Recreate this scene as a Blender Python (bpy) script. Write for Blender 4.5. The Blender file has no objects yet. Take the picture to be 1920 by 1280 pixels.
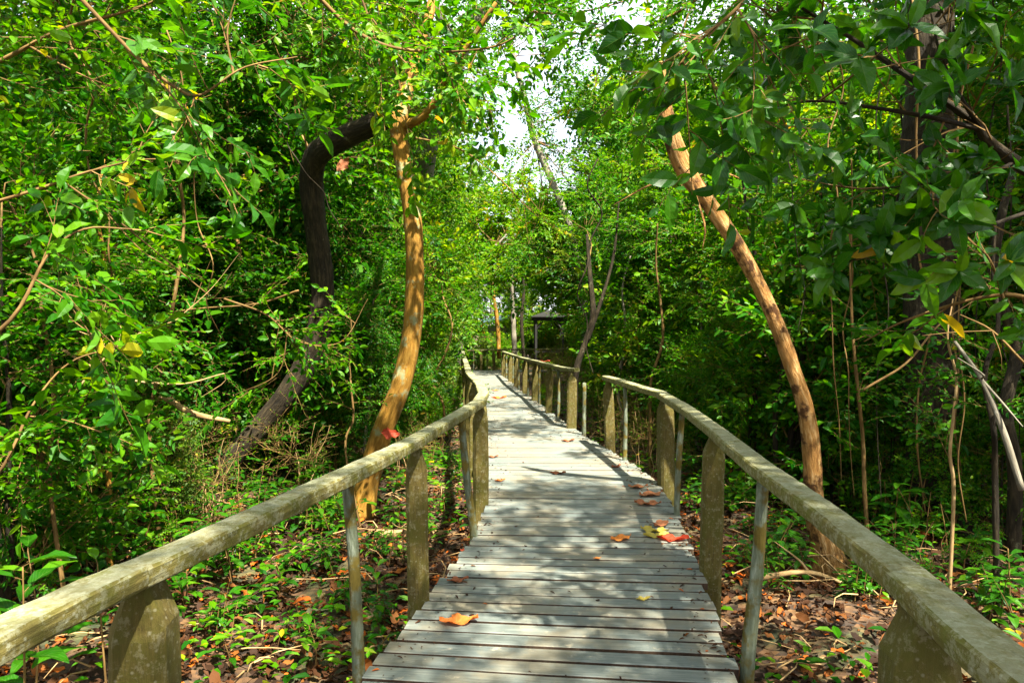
import bpy, math, random
import numpy as np
from mathutils import Vector

# ------------------------------------------------------------------ camera, sky, sun, exposure
SC = bpy.context.scene
COL = SC.collection
F, HZ, EYE = 1340.0, 620.0, 1.56           # focal length in photo pixels, horizon row, eye height (m)
cam = bpy.data.cameras.new('camera'); camo = bpy.data.objects.new('camera', cam); COL.objects.link(camo)
cam.sensor_width = 36.0; cam.lens = 36.0 * F / 1920.0
camo.location = (0, 0, EYE)
camo.rotation_euler = (math.radians(90) - math.atan((640 - HZ) / F), 0, 0)
cam.clip_start = 0.02; cam.clip_end = 2000
SC.camera = camo
SUN = Vector((0.26, -0.42, 0.87)).normalized()
w = bpy.data.worlds.new('World'); SC.world = w; w.use_nodes = True
nt = w.node_tree; nt.nodes.clear()
sky = nt.nodes.new('ShaderNodeTexSky'); sky.sky_type = 'NISHITA'; sky.sun_disc = False
sky.sun_elevation = math.asin(SUN.z); sky.sun_rotation = math.atan2(SUN.x, SUN.y)
sky.air_density = 1.0; sky.dust_density = 3.0; sky.ozone_density = 1.0
bg = nt.nodes.new('ShaderNodeBackground'); bg.inputs['Strength'].default_value = 0.11
tcw = nt.nodes.new('ShaderNodeTexCoord'); cl = nt.nodes.new('ShaderNodeTexNoise'); cl.inputs['Scale'].default_value = 2.5; cl.inputs['Detail'].default_value = 6
clr = nt.nodes.new('ShaderNodeValToRGB'); clr.color_ramp.elements[0].position = .30; clr.color_ramp.elements[1].position = .62
clr.color_ramp.elements[0].color = (.45, .45, .45, 1); clr.color_ramp.elements[1].color = (.95, .95, .95, 1)
cmx = nt.nodes.new('ShaderNodeMix'); cmx.data_type = 'RGBA'; cmx.inputs[7].default_value = (3.2, 3.25, 3.3, 1)
nt.links.new(tcw.outputs['Generated'], cl.inputs['Vector']); nt.links.new(cl.outputs[0], clr.inputs[0]); nt.links.new(clr.outputs[0], cmx.inputs[0])
wo = nt.nodes.new('ShaderNodeOutputWorld')
nt.links.new(sky.outputs[0], cmx.inputs[6]); nt.links.new(cmx.outputs[2], bg.inputs[0]); nt.links.new(bg.outputs[0], wo.inputs[0])
sl = bpy.data.lights.new('sun', 'SUN'); sl.energy = 5.0; sl.angle = math.radians(0.8); sl.color = (1.0, 0.94, 0.80)
so = bpy.data.objects.new('sun', sl); COL.objects.link(so)
so.rotation_euler = SUN.to_track_quat('Z', 'Y').to_euler()
SC.view_settings.view_transform = 'Standard'; SC.view_settings.look = 'None'
SC.view_settings.exposure = 2.5; SC.view_settings.gamma = 1.0
cy = SC.cycles
cy.max_bounces = 7; cy.diffuse_bounces = 4; cy.glossy_bounces = 2; cy.transmission_bounces = 4
cy.transparent_max_bounces = 4; cy.use_denoising = True; cy.caustics_reflective = False; cy.caustics_refractive = False
cy.sample_clamp_indirect = 6.0

random.seed(5); RNG = np.random.default_rng(11)
GZ = -0.55                                   # forest floor below the deck

def at(px, py, D):                           # a world point seen at a photo pixel, D metres ahead
    return Vector(((px - 960) * D / F, D, EYE - (py - HZ) * D / F))

# ------------------------------------------------------------------ materials
def mat(name):
    m = bpy.data.materials.new(name); m.use_nodes = True
    n = m.node_tree; n.nodes.clear()
    out = n.nodes.new('ShaderNodeOutputMaterial')
    return m, n, out
def N(n, t, **kw):
    x = n.nodes.new(t)
    for k, v in kw.items():
        if k in x.inputs.keys(): x.inputs[k].default_value = v
        else: setattr(x, k, v)
    return x
def ramp(n, stops, interp='LINEAR'):
    r = n.nodes.new('ShaderNodeValToRGB'); e = r.color_ramp; e.interpolation = interp
    while len(e.elements) < len(stops): e.elements.new(0.5)
    for el, (p, c) in zip(e.elements, stops):
        el.position = p; el.color = (*c, 1)
    return r
def noise(n, vec, scale, detail=4, rough=0.6):
    x = N(n, 'ShaderNodeTexNoise', Scale=scale, Detail=detail, Roughness=rough)
    if vec is not None: n.links.new(vec, x.inputs['Vector'])
    return x
def mixc(n, fac, a, b, mode='MIX'):
    x = n.nodes.new('ShaderNodeMix'); x.data_type = 'RGBA'; x.blend_type = mode
    for s, v in ((0, fac), (6, a), (7, b)):
        if isinstance(v, (int, float)): x.inputs[s].default_value = v
        elif isinstance(v, tuple): x.inputs[s].default_value = (*v, 1)
        else: n.links.new(v, x.inputs[s])
    return x.outputs[2]

def leaf_mat(name, stops, trans=0.5, rough=0.45, gloss=0.18, veins=False, hue_t=(1.5, 1.3, 0.3)):
    m, n, out = mat(name)
    a = N(n, 'ShaderNodeAttribute', attribute_name='lf')
    sep = n.nodes.new('ShaderNodeSeparateXYZ'); n.links.new(a.outputs['Vector'], sep.inputs[0])
    r = ramp(n, stops); n.links.new(sep.outputs[2], r.inputs[0])
    col = r.outputs[0]
    if veins:
        ab = N(n, 'ShaderNodeMath', operation='ABSOLUTE'); n.links.new(sep.outputs[0], ab.inputs[0])
        # midrib
        mr = ramp(n, [(0.0, (1, 1, 1)), (0.06, (0, 0, 0))]); n.links.new(ab.outputs[0], mr.inputs[0])
        # side veins: bands slanting forward from the midrib
        k = N(n, 'ShaderNodeMath', operation='MULTIPLY'); k.inputs[1].default_value = 0.35; n.links.new(ab.outputs[0], k.inputs[0])
        s = N(n, 'ShaderNodeMath', operation='SUBTRACT'); n.links.new(sep.outputs[1], s.inputs[0]); n.links.new(k.outputs[0], s.inputs[1])
        q = N(n, 'ShaderNodeMath', operation='MULTIPLY'); q.inputs[1].default_value = 9.0; n.links.new(s.outputs[0], q.inputs[0])
        fr = N(n, 'ShaderNodeMath', operation='FRACT'); n.links.new(q.outputs[0], fr.inputs[0])
        vr = ramp(n, [(0.0, (.7, .7, .7)), (0.12, (0, 0, 0)), (0.9, (0, 0, 0)), (1.0, (.7, .7, .7))]); n.links.new(fr.outputs[0], vr.inputs[0])
        mx = N(n, 'ShaderNodeMath', operation='MAXIMUM'); n.links.new(mr.outputs[0], mx.inputs[0]); n.links.new(vr.outputs[0], mx.inputs[1])
        mm = N(n, 'ShaderNodeMath', operation='MULTIPLY'); mm.inputs[1].default_value = 0.55; n.links.new(mx.outputs[0], mm.inputs[0])
        col = mixc(n, mm.outputs[0], col, (0.12, 0.22, 0.04))
    p = N(n, 'ShaderNodeBsdfPrincipled', Roughness=rough)
    p.inputs['Specular IOR Level'].default_value = gloss
    n.links.new(col, p.inputs['Base Color'])
    t = n.nodes.new('ShaderNodeBsdfTranslucent')
    tc = mixc(n, 1.0, col, hue_t, 'MULTIPLY'); n.links.new(tc, t.inputs['Color'])
    mx2 = n.nodes.new('ShaderNodeMixShader'); mx2.inputs[0].default_value = trans
    n.links.new(p.outputs[0], mx2.inputs[1]); n.links.new(t.outputs[0], mx2.inputs[2])
    n.links.new(mx2.outputs[0], out.inputs[0])
    return m

LEAF_DEEP = leaf_mat('leaf_deep_green', [(0, (.004, .045, .0005)), (.45, (.014, .095, .001)), (.8, (.042, .16, .0015)), (.95, (.09, .25, .004)), (1, (.30, .24, .01))])
LEAF_MID = leaf_mat('leaf_mid_green', [(0, (.004, .06, .0005)), (.4, (.026, .135, .001)), (.8, (.08, .215, .0015)), (.95, (.15, .30, .004)), (1, (.36, .26, .01))])
LEAF_LIME = leaf_mat('leaf_yellow_green', [(0, (.012, .10, .0005)), (.4, (.055, .19, .001)), (.8, (.13, .26, .002)), (.94, (.24, .33, .006)), (1, (.42, .25, .02))])
LEAF_OLIVEGREEN = leaf_mat('leaf_olive_green', [(0, (.02, .07, .006)), (.4, (.05, .13, .010)), (.8, (.11, .19, .016)), (.95, (.2, .24, .02)), (1, (.34, .22, .02))])
LEAF_BROAD = leaf_mat('leaf_broad_waxy', [(0, (.003, .045, .001)), (.5, (.018, .11, .0015)), (.85, (.06, .19, .002)), (.97, (.12, .25, .006)), (1, (.38, .25, .01))], rough=0.34, gloss=0.34, veins=True)
LEAF_DRY = leaf_mat('leaf_dry_fallen', [(0, (.02, .010, .005)), (.35, (.032, .013, .005)), (.7, (.07, .026, .007)), (.88, (.14, .05, .010)), (.95, (.30, .08, .010)), (1, (.45, .10, .01))], trans=0.2, rough=0.7, gloss=0.15, hue_t=(1.2, .7, .3))
LEAF_ORANGE = leaf_mat('leaf_orange_fallen', [(0, (.55, .16, .03)), (1, (.70, .24, .04))], trans=0.25, rough=0.6, gloss=0.2, veins=False, hue_t=(1.1, .7, .4))

def bark_mat(name, c1, c2, c3, patch=(.35, .36, .25), patch_amt=0.55, bump=0.5, coord='tc', sc=1.0):
    m, n, out = mat(name)
    a = N(n, 'ShaderNodeAttribute', attribute_name=coord)
    mp = n.nodes.new('ShaderNodeMapping'); mp.inputs['Scale'].default_value = (22 * sc, 22 * sc, 4 * sc); n.links.new(a.outputs['Vector'], mp.inputs[0])
    f = noise(n, mp.outputs[0], 1.6, 8, 0.65)
    r = ramp(n, [(.25, c1), (.5, c2), (.72, c3)]); n.links.new(f.outputs['Fac'], r.inputs[0])
    f2 = noise(n, a.outputs['Vector'], 7.0 * sc, 5, 0.62)
    r2 = ramp(n, [(patch_amt, (0, 0, 0)), (patch_amt + .09, (1, 1, 1))]); n.links.new(f2.outputs['Fac'], r2.inputs[0])
    f3 = noise(n, a.outputs['Vector'], 2.6 * sc, 3, 0.5)
    r3 = ramp(n, [(.3, (.6, .6, .6)), (.7, (1.3, 1.3, 1.3))]); n.links.new(f3.outputs['Fac'], r3.inputs[0])
    col = mixc(n, r2.outputs[0], r.outputs[0], patch)
    col = mixc(n, 1.0, col, r3.outputs[0], 'MULTIPLY')
    p = N(n, 'ShaderNodeBsdfPrincipled', Roughness=0.85); p.inputs['Specular IOR Level'].default_value = 0.2
    n.links.new(col, p.inputs['Base Color'])
    b = N(n, 'ShaderNodeBump', Strength=bump, Distance=0.02); n.links.new(f.outputs['Fac'], b.inputs['Height'])
    n.links.new(b.outputs[0], p.inputs['Normal']); n.links.new(p.outputs[0], out.inputs[0])
    return m
BARK_ORANGE = bark_mat('bark_smooth_orange', (.11, .045, .006), (.23, .115, .014), (.33, .19, .035), (.22, .22, .11), .56, .9)
BARK_DARK = bark_mat('bark_dark_furrowed', (.005, .004, .0025), (.022, .016, .008), (.06, .044, .022), (.11, .10, .06), .62, 1.6)
BARK_BUFF = bark_mat('bark_rough_buff', (.09, .036, .008), (.33, .165, .045), (.56, .37, .17), (.075, .032, .010), .52, 1.8)
BARK_GREY = bark_mat('bark_grey', (.09, .08, .06), (.17, .15, .11), (.26, .23, .18), (.30, .30, .24), .6, .6)
TWIG = bark_mat('twig_bark', (.05, .028, .009), (.13, .075, .022), (.26, .165, .055), (.16, .15, .10), .62, .2)
TWIG_DRY = bark_mat('twig_dry_pale', (.16, .09, .04), (.30, .19, .08), (.42, .30, .15), (.34, .30, .2), .62, .2)

def timber_mat(name, top_lift, top=0.0):
    m, n, out = mat(name)
    a = N(n, 'ShaderNodeAttribute', attribute_name='tc')
    mp = n.nodes.new('ShaderNodeMapping'); mp.inputs['Scale'].default_value = (70, 70, 6); n.links.new(a.outputs['Vector'], mp.inputs[0])
    g = noise(n, mp.outputs[0], 1.5, 9, 0.78)
    r = ramp(n, [(.28, (.04, .032, .008)), (.5, (.12, .098, .022)), (.72, (.21, .175, .05))]); n.links.new(g.outputs['Fac'], r.inputs[0])
    # pale lichen blotches with hard edges, green algae film, dark weather spots
    l = noise(n, a.outputs['Vector'], 26, 8, 0.78); rl = ramp(n, [(.53 - top_lift, (0, 0, 0)), (.60 - top_lift, (1, 1, 1))]); n.links.new(l.outputs['Fac'], rl.inputs[0])
    al = noise(n, a.outputs['Vector'], 7.0, 7, 0.72); ra = ramp(n, [(.42, (0, 0, 0)), (.62, (1, 1, 1))]); n.links.new(al.outputs['Fac'], ra.inputs[0])
    dk = N(n, 'ShaderNodeTexVoronoi', Scale=34.0); n.links.new(a.outputs['Vector'], dk.inputs['Vector'])
    rd = ramp(n, [(.10, (1, 1, 1)), (.2, (0, 0, 0))]); n.links.new(dk.outputs['Distance'], rd.inputs[0])
    col = mixc(n, ra.outputs[0], r.outputs[0], (.10, .10, .012))
    lf = N(n, 'ShaderNodeMath', operation='MULTIPLY'); lf.inputs[1].default_value = .55; n.links.new(rl.outputs[0], lf.inputs[0])
    col = mixc(n, lf.outputs[0], col, (.27, .27, .17))
    df = N(n, 'ShaderNodeMath', operation='MULTIPLY'); df.inputs[1].default_value = .35; n.links.new(rd.outputs[0], df.inputs[0])
    col = mixc(n, df.outputs[0], col, (.42, .44, .34))
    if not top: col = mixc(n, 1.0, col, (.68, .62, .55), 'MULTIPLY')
    p = N(n, 'ShaderNodeBsdfPrincipled', Roughness=0.8); p.inputs['Specular IOR Level'].default_value = 0.25
    n.links.new(col, p.inputs['Base Color'])
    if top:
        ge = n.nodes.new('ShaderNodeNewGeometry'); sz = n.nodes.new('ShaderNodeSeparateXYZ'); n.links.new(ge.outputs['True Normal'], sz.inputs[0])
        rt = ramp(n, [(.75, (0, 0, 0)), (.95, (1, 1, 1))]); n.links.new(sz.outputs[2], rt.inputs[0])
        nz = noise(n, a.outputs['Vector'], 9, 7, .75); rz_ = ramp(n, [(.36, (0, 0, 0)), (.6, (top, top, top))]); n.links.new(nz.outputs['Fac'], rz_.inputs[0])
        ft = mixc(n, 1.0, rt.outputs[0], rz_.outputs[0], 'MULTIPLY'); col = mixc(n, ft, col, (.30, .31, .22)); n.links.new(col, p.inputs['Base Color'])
    b = N(n, 'ShaderNodeBump', Strength=0.9, Distance=0.012)
    hh = mixc(n, 0.5, g.outputs['Fac'], l.outputs['Fac']); n.links.new(hh, b.inputs['Height'])
    n.links.new(b.outputs[0], p.inputs['Normal']); n.links.new(p.outputs[0], out.inputs[0])
    return m
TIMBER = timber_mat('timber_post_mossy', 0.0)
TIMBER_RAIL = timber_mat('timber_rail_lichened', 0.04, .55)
PICKET = bark_mat('picket_pale_flaking', (.05, .05, .02), (.11, .13, .085), (.24, .27, .21), (.10, .075, .012), .46, 1.0)

def deck_mat():
    m, n, out = mat('plank_weathered')
    a = N(n, 'ShaderNodeAttribute', attribute_name='tc')       # x along the plank, y across, z random per plank
    sep = n.nodes.new('ShaderNodeSeparateXYZ'); n.links.new(a.outputs['Vector'], sep.inputs[0])
    mp = n.nodes.new('ShaderNodeMapping'); mp.inputs['Scale'].default_value = (3.0, 60, 40); n.links.new(a.outputs['Vector'], mp.inputs[0])
    g = noise(n, mp.outputs[0], 1.0, 8, 0.7)
    r = ramp(n, [(.25, (.05, .062, .056)), (.5, (.11, .128, .115)), (.75, (.185, .20, .178))]); n.links.new(g.outputs['Fac'], r.inputs[0])
    geo = n.nodes.new('ShaderNodeNewGeometry')
    s1 = noise(n, geo.outputs['Position'], 2.3, 6, 0.66); q1 = ramp(n, [(.44, (0, 0, 0)), (.62, (1, 1, 1))]); n.links.new(s1.outputs['Fac'], q1.inputs[0])
    s2 = noise(n, geo.outputs['Position'], 9.0, 6, 0.7); q2 = ramp(n, [(.60, (0, 0, 0)), (.70, (1, 1, 1))]); n.links.new(s2.outputs['Fac'], q2.inputs[0])
    k = N(n, 'ShaderNodeMath', operation='MULTIPLY'); k.inputs[1].default_value = .75; n.links.new(q2.outputs[0], k.inputs[0])
    k1 = N(n, 'ShaderNodeMath', operation='MULTIPLY'); k1.inputs[1].default_value = .55; n.links.new(q1.outputs[0], k1.inputs[0])
    col = mixc(n, k1.outputs[0], r.outputs[0], (.20, .155, .085))
    col = mixc(n, k.outputs[0], col, (.36, .31, .22))
    rp = ramp(n, [(0, (.80, .82, .84)), (1, (1.15, 1.12, 1.08))]); n.links.new(sep.outputs[2], rp.inputs[0])
    col = mixc(n, 1.0, col, rp.outputs[0], 'MULTIPLY')
    p = N(n, 'ShaderNodeBsdfPrincipled', Roughness=0.62); p.inputs['Specular IOR Level'].default_value = 0.4
    n.links.new(col, p.inputs['Base Color'])
    b = N(n, 'ShaderNodeBump', Strength=0.7, Distance=0.006); n.links.new(g.outputs['Fac'], b.inputs['Height'])
    n.links.new(b.outputs[0], p.inputs['Normal']); n.links.new(p.outputs[0], out.inputs[0])
    return m
DECK = deck_mat()
GAP_SHADE_NAIL = bark_mat('plank_gap_shade_nail', (.02, .012, .008), (.05, .03, .018), (.09, .055, .03), (.05, .05, .03), .6, .4)  # gap shade painted on plank sides as dark brown; nail heads share it

def ground_mat():
    m, n, out = mat('forest_floor')
    geo = n.nodes.new('ShaderNodeNewGeometry')
    v = N(n, 'ShaderNodeTexVoronoi', Scale=14.0); n.links.new(geo.outputs['Position'], v.inputs['Vector'])
    sp = n.nodes.new('ShaderNodeSeparateColor'); n.links.new(v.outputs['Color'], sp.inputs[0])
    r = ramp(n, [(0, (.02, .011, .005)), (.35, (.045, .022, .008)), (.7, (.08, .038, .012)), (1, (.12, .06, .018))]); n.links.new(sp.outputs[0], r.inputs[0])
    f = noise(n, geo.outputs['Position'], 1.1, 6, 0.65); q = ramp(n, [(.5, (0, 0, 0)), (.62, (1, 1, 1))]); n.links.new(f.outputs['Fac'], q.inputs[0])
    k = N(n, 'ShaderNodeMath', operation='MULTIPLY'); k.inputs[1].default_value = .6; n.links.new(q.outputs[0], k.inputs[0])
    col = mixc(n, k.outputs[0], r.outputs[0], (.03, .06, .012))
    p = N(n, 'ShaderNodeBsdfPrincipled', Roughness=0.9); n.links.new(col, p.inputs['Base Color'])
    b = N(n, 'ShaderNodeBump', Strength=1.0, Distance=0.05); n.links.new(v.outputs['Distance'], b.inputs['Height'])
    n.links.new(b.outputs[0], p.inputs['Normal']); n.links.new(p.outputs[0], out.inputs[0])
    return m
GROUND = ground_mat()
def plain(name, c, rough=.6):
    m, n, out = mat(name)
    g = noise(n, None, 9, 5); tc = n.nodes.new('ShaderNodeTexCoord'); n.links.new(tc.outputs['Object'], g.inputs['Vector'])
    r = ramp(n, [(.3, tuple(x * .7 for x in c)), (.7, tuple(min(1, x * 1.25) for x in c))]); n.links.new(g.outputs['Fac'], r.inputs[0])
    p = N(n, 'ShaderNodeBsdfPrincipled', Roughness=rough); n.links.new(r.outputs[0], p.inputs['Base Color']); n.links.new(p.outputs[0], out.inputs[0])
    return m
BLACK_WOOD = plain('dark_stained_wood', (.007, .006, .005))
BLUE_ROOF = plain('pale_blue_roof_sheet', (.30, .52, .58), .4)
GREY_WALL = plain('grey_board_wall', (.18, .17, .14), .8)

# ------------------------------------------------------------------ mesh building (all quads, numpy)
def tag(o, label=None, cat=None, group=None, kind=None):
    for k, v in (('label', label), ('category', cat), ('group', group), ('kind', kind)):
        if v: o[k] = v
    return o
def empty(name, loc=(0, 0, 0), rz=0.0):
    o = bpy.data.objects.new(name, None); COL.objects.link(o); o.location = loc; o.rotation_euler = (0, 0, rz)
    o.empty_display_size = 0.2
    return o
class G:                                     # growing quad soup: verts, quads, material index, attribute per vertex
    def __init__(s): s.V = []; s.Q = []; s.M = []; s.A = []; s.n = 0; s.S = []
    def add(s, V, Q, mi, A, smooth=False):
        if len(V) == 0: return
        s.V.append(V); s.Q.append(Q + s.n); s.M.append(np.full(len(Q), mi, np.int32) if np.isscalar(mi) else mi); s.A.append(A); s.n += len(V)
        s.S.append(np.full(len(Q), smooth, bool))
    def arrays(s):
        return (np.concatenate(s.V), np.concatenate(s.Q), np.concatenate(s.M), np.concatenate(s.A), np.concatenate(s.S))
    def build(s, name, mats, parent=None, attr=('lf', 'tc'), loc=None):
        V, Q, M, A, S = s.arrays()
        me = bpy.data.meshes.new(name)
        me.vertices.add(len(V)); me.vertices.foreach_set('co', V.astype(np.float32).ravel())
        me.loops.add(len(Q) * 4); me.loops.foreach_set('vertex_index', Q.astype(np.int32).ravel())
        me.polygons.add(len(Q)); me.polygons.foreach_set('loop_start', np.arange(0, len(Q) * 4, 4, dtype=np.int32))
        me.polygons.foreach_set('material_index', M.astype(np.int32)); me.polygons.foreach_set('use_smooth', S)
        for m in mats: me.materials.append(m)
        for nm in attr:
            at_ = me.attributes.new(nm, 'FLOAT_VECTOR', 'POINT'); at_.data.foreach_set('vector', A.astype(np.float32).ravel())
        me.update(calc_edges=True)
        o = bpy.data.objects.new(name, me); COL.objects.link(o)
        if parent: o.parent = parent
        if loc is not None: o.location = loc
        return o

def catmull(P, n):
    P = np.asarray([tuple(p) for p in P], float)
    if len(P) == 2: return P[0] + (P[1] - P[0]) * np.linspace(0, 1, n)[:, None]
    E = np.vstack([2 * P[0] - P[1], P, 2 * P[-1] - P[-2]])
    t = np.linspace(0, len(P) - 1 - 1e-9, n); i = t.astype(int); f = (t - i)[:, None]
    a, b, c, d = E[i], E[i + 1], E[i + 2], E[i + 3]
    return 0.5 * (2 * b + (c - a) * f + (2 * a - 5 * b + 4 * c - d) * f ** 2 + (3 * b - a - 3 * c + d) * f ** 3)

def tube(P, R, sides=6, wob=0.0, seed=0, seglen=None, n=None, lump=0.0):
    """tapered tube along P; returns verts, quads, attribute (texture coordinate that follows the tube)"""
    P = np.asarray([tuple(p) for p in P], float); R = np.asarray(R, float)
    L = np.linalg.norm(np.diff(P, axis=0), axis=1).sum()
    if n is None: n = max(2, int(L / seglen) + 1) if seglen else len(P)
    if n != len(P) or seglen:
        k = np.linspace(0, 1, len(P)); C = catmull(P, n); R = np.interp(np.linspace(0, 1, n), np.linspace(0, 1, len(R)), R)
    else: C = P; R = np.interp(np.linspace(0, 1, n), np.linspace(0, 1, len(R)), R)
    rg = np.random.default_rng(seed)
    T = np.gradient(C, axis=0); T /= np.linalg.norm(T, axis=1)[:, None] + 1e-9
    up = np.array([0.31, 0.95, 0.05]); U = np.cross(T, up); U /= np.linalg.norm(U, axis=1)[:, None] + 1e-9; W = np.cross(T, U)
    ang = np.linspace(0, 2 * np.pi, sides, endpoint=False)
    s = np.concatenate([[0], np.cumsum(np.linalg.norm(np.diff(C, axis=0), axis=1))])
    rad = np.repeat(R[:, None], sides, 1)
    if lump:
        ph = rg.uniform(0, 6.28, 6)
        rad = rad * (1 + lump * (np.sin(2 * ang[None] + ph[0] + s[:, None] * 1.3) + .7 * np.sin(3 * ang[None] + ph[1] - s[:, None] * 2.1) + .6 * np.sin(5 * ang[None] + ph[2] + s[:, None] * 5) + .5 * np.sin(s[:, None] * 7 + ph[3])))
        rad = rad * (1 + rg.normal(0, lump * .35, rad.shape))
    V = C[:, None] + rad[..., None] * (np.cos(ang)[None, :, None] * U[:, None] + np.sin(ang)[None, :, None] * W[:, None])
    if wob: V = V + rg.normal(0, wob, V.shape)
    A = np.stack([rad * np.cos(ang), rad * np.sin(ang), np.repeat(s[:, None], sides, 1) + seed * 1.7], -1)
    i = np.arange(n - 1)[:, None] * sides; j = np.arange(sides)[None]; j2 = (j + 1) % sides
    Q = np.stack([i + j, i + j2, i + sides + j2, i + sides + j], -1).reshape(-1, 4)
    V = V.reshape(-1, 3); A = A.reshape(-1, 3)
    if sides >= 5:                            # close the far end with a small fan of quads (collapsed)
        c = len(V); V = np.vstack([V, C[-1] + T[-1] * R[-1] * .3, C[0] - T[0] * R[0] * .1]); A = np.vstack([A, A[-1], A[0]])
        e = (n - 1) * sides
        js = np.arange(0, sides - 1, 2)
        cap = [[c, e + int(a) , e + (int(a) + 1) % sides, e + (int(a) + 2) % sides] for a in range(0, sides, 2)]
        cap0 = [[c + 1, (int(a) + 2) % sides, (int(a) + 1) % sides, int(a)] for a in range(0, sides, 2)]
        if sides % 2 == 0: Q = np.vstack([Q, cap, cap0])
    return V, Q, A

# leaf templates: unit leaf along +x, width along y
def leaf_simple(width=.5, fold=.16, curl=.12):
    x = np.array([0, .34, .74, 1.0, .74, .34]); y = np.array([0, 1, .72, 0, -.72, -1]) * width / 2
    z = np.abs(y) * fold * 2 - curl * x ** 2
    return np.stack([x, y, z], 1), np.array([[0, 1, 2, 3], [0, 3, 4, 5]]), np.stack([y / (width / 2), x, x * 0], 1)
def leaf_fine(width=.5, fold=.2, curl=.2, wave=.03):
    xs = np.array([0, .12, .3, .5, .7, .87, 1.0]); ws = np.array([.03, .52, .92, 1.0, .78, .42, .03]) * width / 2
    V = []; A = []
    for k, (x, h) in enumerate(zip(xs, ws)):
        for sgn in (-1, 0, 1):
            V.append((x, sgn * h, abs(sgn) * h * fold * 1.6 - curl * x * x + (wave * math.sin(k * 2.1 + sgn) if sgn else 0))); A.append((sgn, x, 0))
    Q = []
    for k in range(len(xs) - 1):
        for s in (0, 1): b = k * 3 + s; Q.append([b, b + 3, b + 4, b + 1])
    return np.array(V), np.array(Q), np.array(A, float)

def frames(d, up=None, roll=None):
    d = d / (np.linalg.norm(d, axis=1)[:, None] + 1e-9)
    if up is None: up = np.tile([0, 0, 1.0], (len(d), 1))
    Y = np.cross(up, d); Y /= np.linalg.norm(Y, axis=1)[:, None] + 1e-9
    Z = np.cross(d, Y)
    return np.stack([d, Y, Z], 2)             # columns are axes

def put(g, tmpl, mi, Rm, pos, scl, rnd):
    """place K copies of a (V,Q,A) template; rnd is written into attribute z"""
    V, Q, A = tmpl; K = len(pos)
    W = np.einsum('kij,vj->kvi', Rm, V) * np.reshape(scl, (-1, 1, 1)) + pos[:, None]
    QQ = (Q[None] + (np.arange(K) * len(V))[:, None, None]).reshape(-1, 4)
    AA = np.repeat(A[None], K, 0).copy(); AA[..., 2] = np.reshape(rnd, (-1, 1))
    g.add(W.reshape(-1, 3), QQ, mi, AA.reshape(-1, 3))

def make_spray(seed, L=.8, nsub=5, per=7, leaf=.06, width=.5, droop=.25, fine=False, rosette=False, lw=(0.004, 0.0015), kink=.10):
    """a leafy twig along +x: main twig, side twigs, leaves.  mat 0 = twig, 1 = leaf"""
    rg = np.random.default_rng(seed); g = G()
    def twig(p0, d, ln, m):
        P = [p0]; d = d / np.linalg.norm(d)
        for k in range(4):
            d = d + rg.normal(0, kink, 3) + np.array([0, 0, -droop * .12]); d /= np.linalg.norm(d)
            P.append(P[-1] + d * ln / 4)
        P = np.array(P); V, Q, A = tube(P, [m, m * .35], 3, seed=seed); g.add(V, Q, 0, A); return P
    tmpls = [leaf_fine(width, .15 + .1 * i, .1 + .14 * i) if fine else leaf_simple(width, .10 + .12 * i, .05 + .13 * i) for i in range(3)]
    pos = []; dr = []; up = []; sc = []
    main = twig(np.zeros(3), np.array([1, 0, .15]), L, lw[0])
    lines = [main]
    for k in range(nsub):
        t = (k + .8) / (nsub + .5) ; i = min(3, int(t * 4)); p = main[i] + (main[i + 1] - main[i]) * (t * 4 - i)
        s = 1 if k % 2 else -1
        lines.append(twig(p, np.array([.75, s * rg.uniform(.5, 1.0), rg.uniform(-.25, .45)]), L * rg.uniform(.3, .55) * (1.15 - .4 * t), lw[0] * .6))
    for P in lines:
        ln = np.linalg.norm(np.diff(P, axis=0), axis=1).sum(); d = (P[-1] - P[-2]); d = d / np.linalg.norm(d)
        if rosette:
            m = rg.integers(4, 8); a0 = rg.uniform(0, 6.28)
            for j in range(m):
                a = a0 + j * 2 * math.pi / m + rg.normal(0, .25)
                s1 = np.cross(d, [0, 0, 1]); s1 /= np.linalg.norm(s1) + 1e-9; s2 = np.cross(s1, d)
                v = d * rg.uniform(.2, .9) + s1 * math.cos(a) + s2 * math.sin(a) * .75 + np.array([0, 0, -.12])
                pos.append(P[-1] - d * rg.uniform(0, .04)); dr.append(v); up.append(d * .9 + np.array([0, 0, .8]) + rg.normal(0, .2, 3)); sc.append(leaf * rg.uniform(.6, 1.2))
            continue
        m = max(3, int(per * ln / (L * .45)))
        for j in range(m):
            t = (j + .6) / m; t = .15 + .85 * t; i = min(3, int(t * 4)); p = P[i] + (P[i + 1] - P[i]) * (t * 4 - i)
            s = 1 if j % 2 else -1; side = np.cross([0, 0, 1], d); side /= np.linalg.norm(side) + 1e-9
            v = d * rg.uniform(.3, .8) + side * s * rg.uniform(.6, 1.1) + np.array([0, 0, rg.uniform(-droop * 1.6, .35)])
            if j >= m - 1: v = d + rg.normal(0, .2, 3)
            pos.append(p); dr.append(v); up.append(np.array([0, 0, 1.0]) + rg.normal(0, .42, 3)); sc.append(leaf * rg.uniform(.4, 1.35))
    pos = np.array(pos); Rm = frames(np.array(dr), np.array(up)); sc = np.array(sc); pick = rg.integers(0, 3, len(pos)); rnd = rg.random(len(pos))
    for i in range(3):
        k = pick == i
        if k.any(): put(g, tmpls[i], 1, Rm[k], pos[k], sc[k], rnd[k])
    V, Q, M, A, _ = g.arrays()
    return V, Q, M, A

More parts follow.
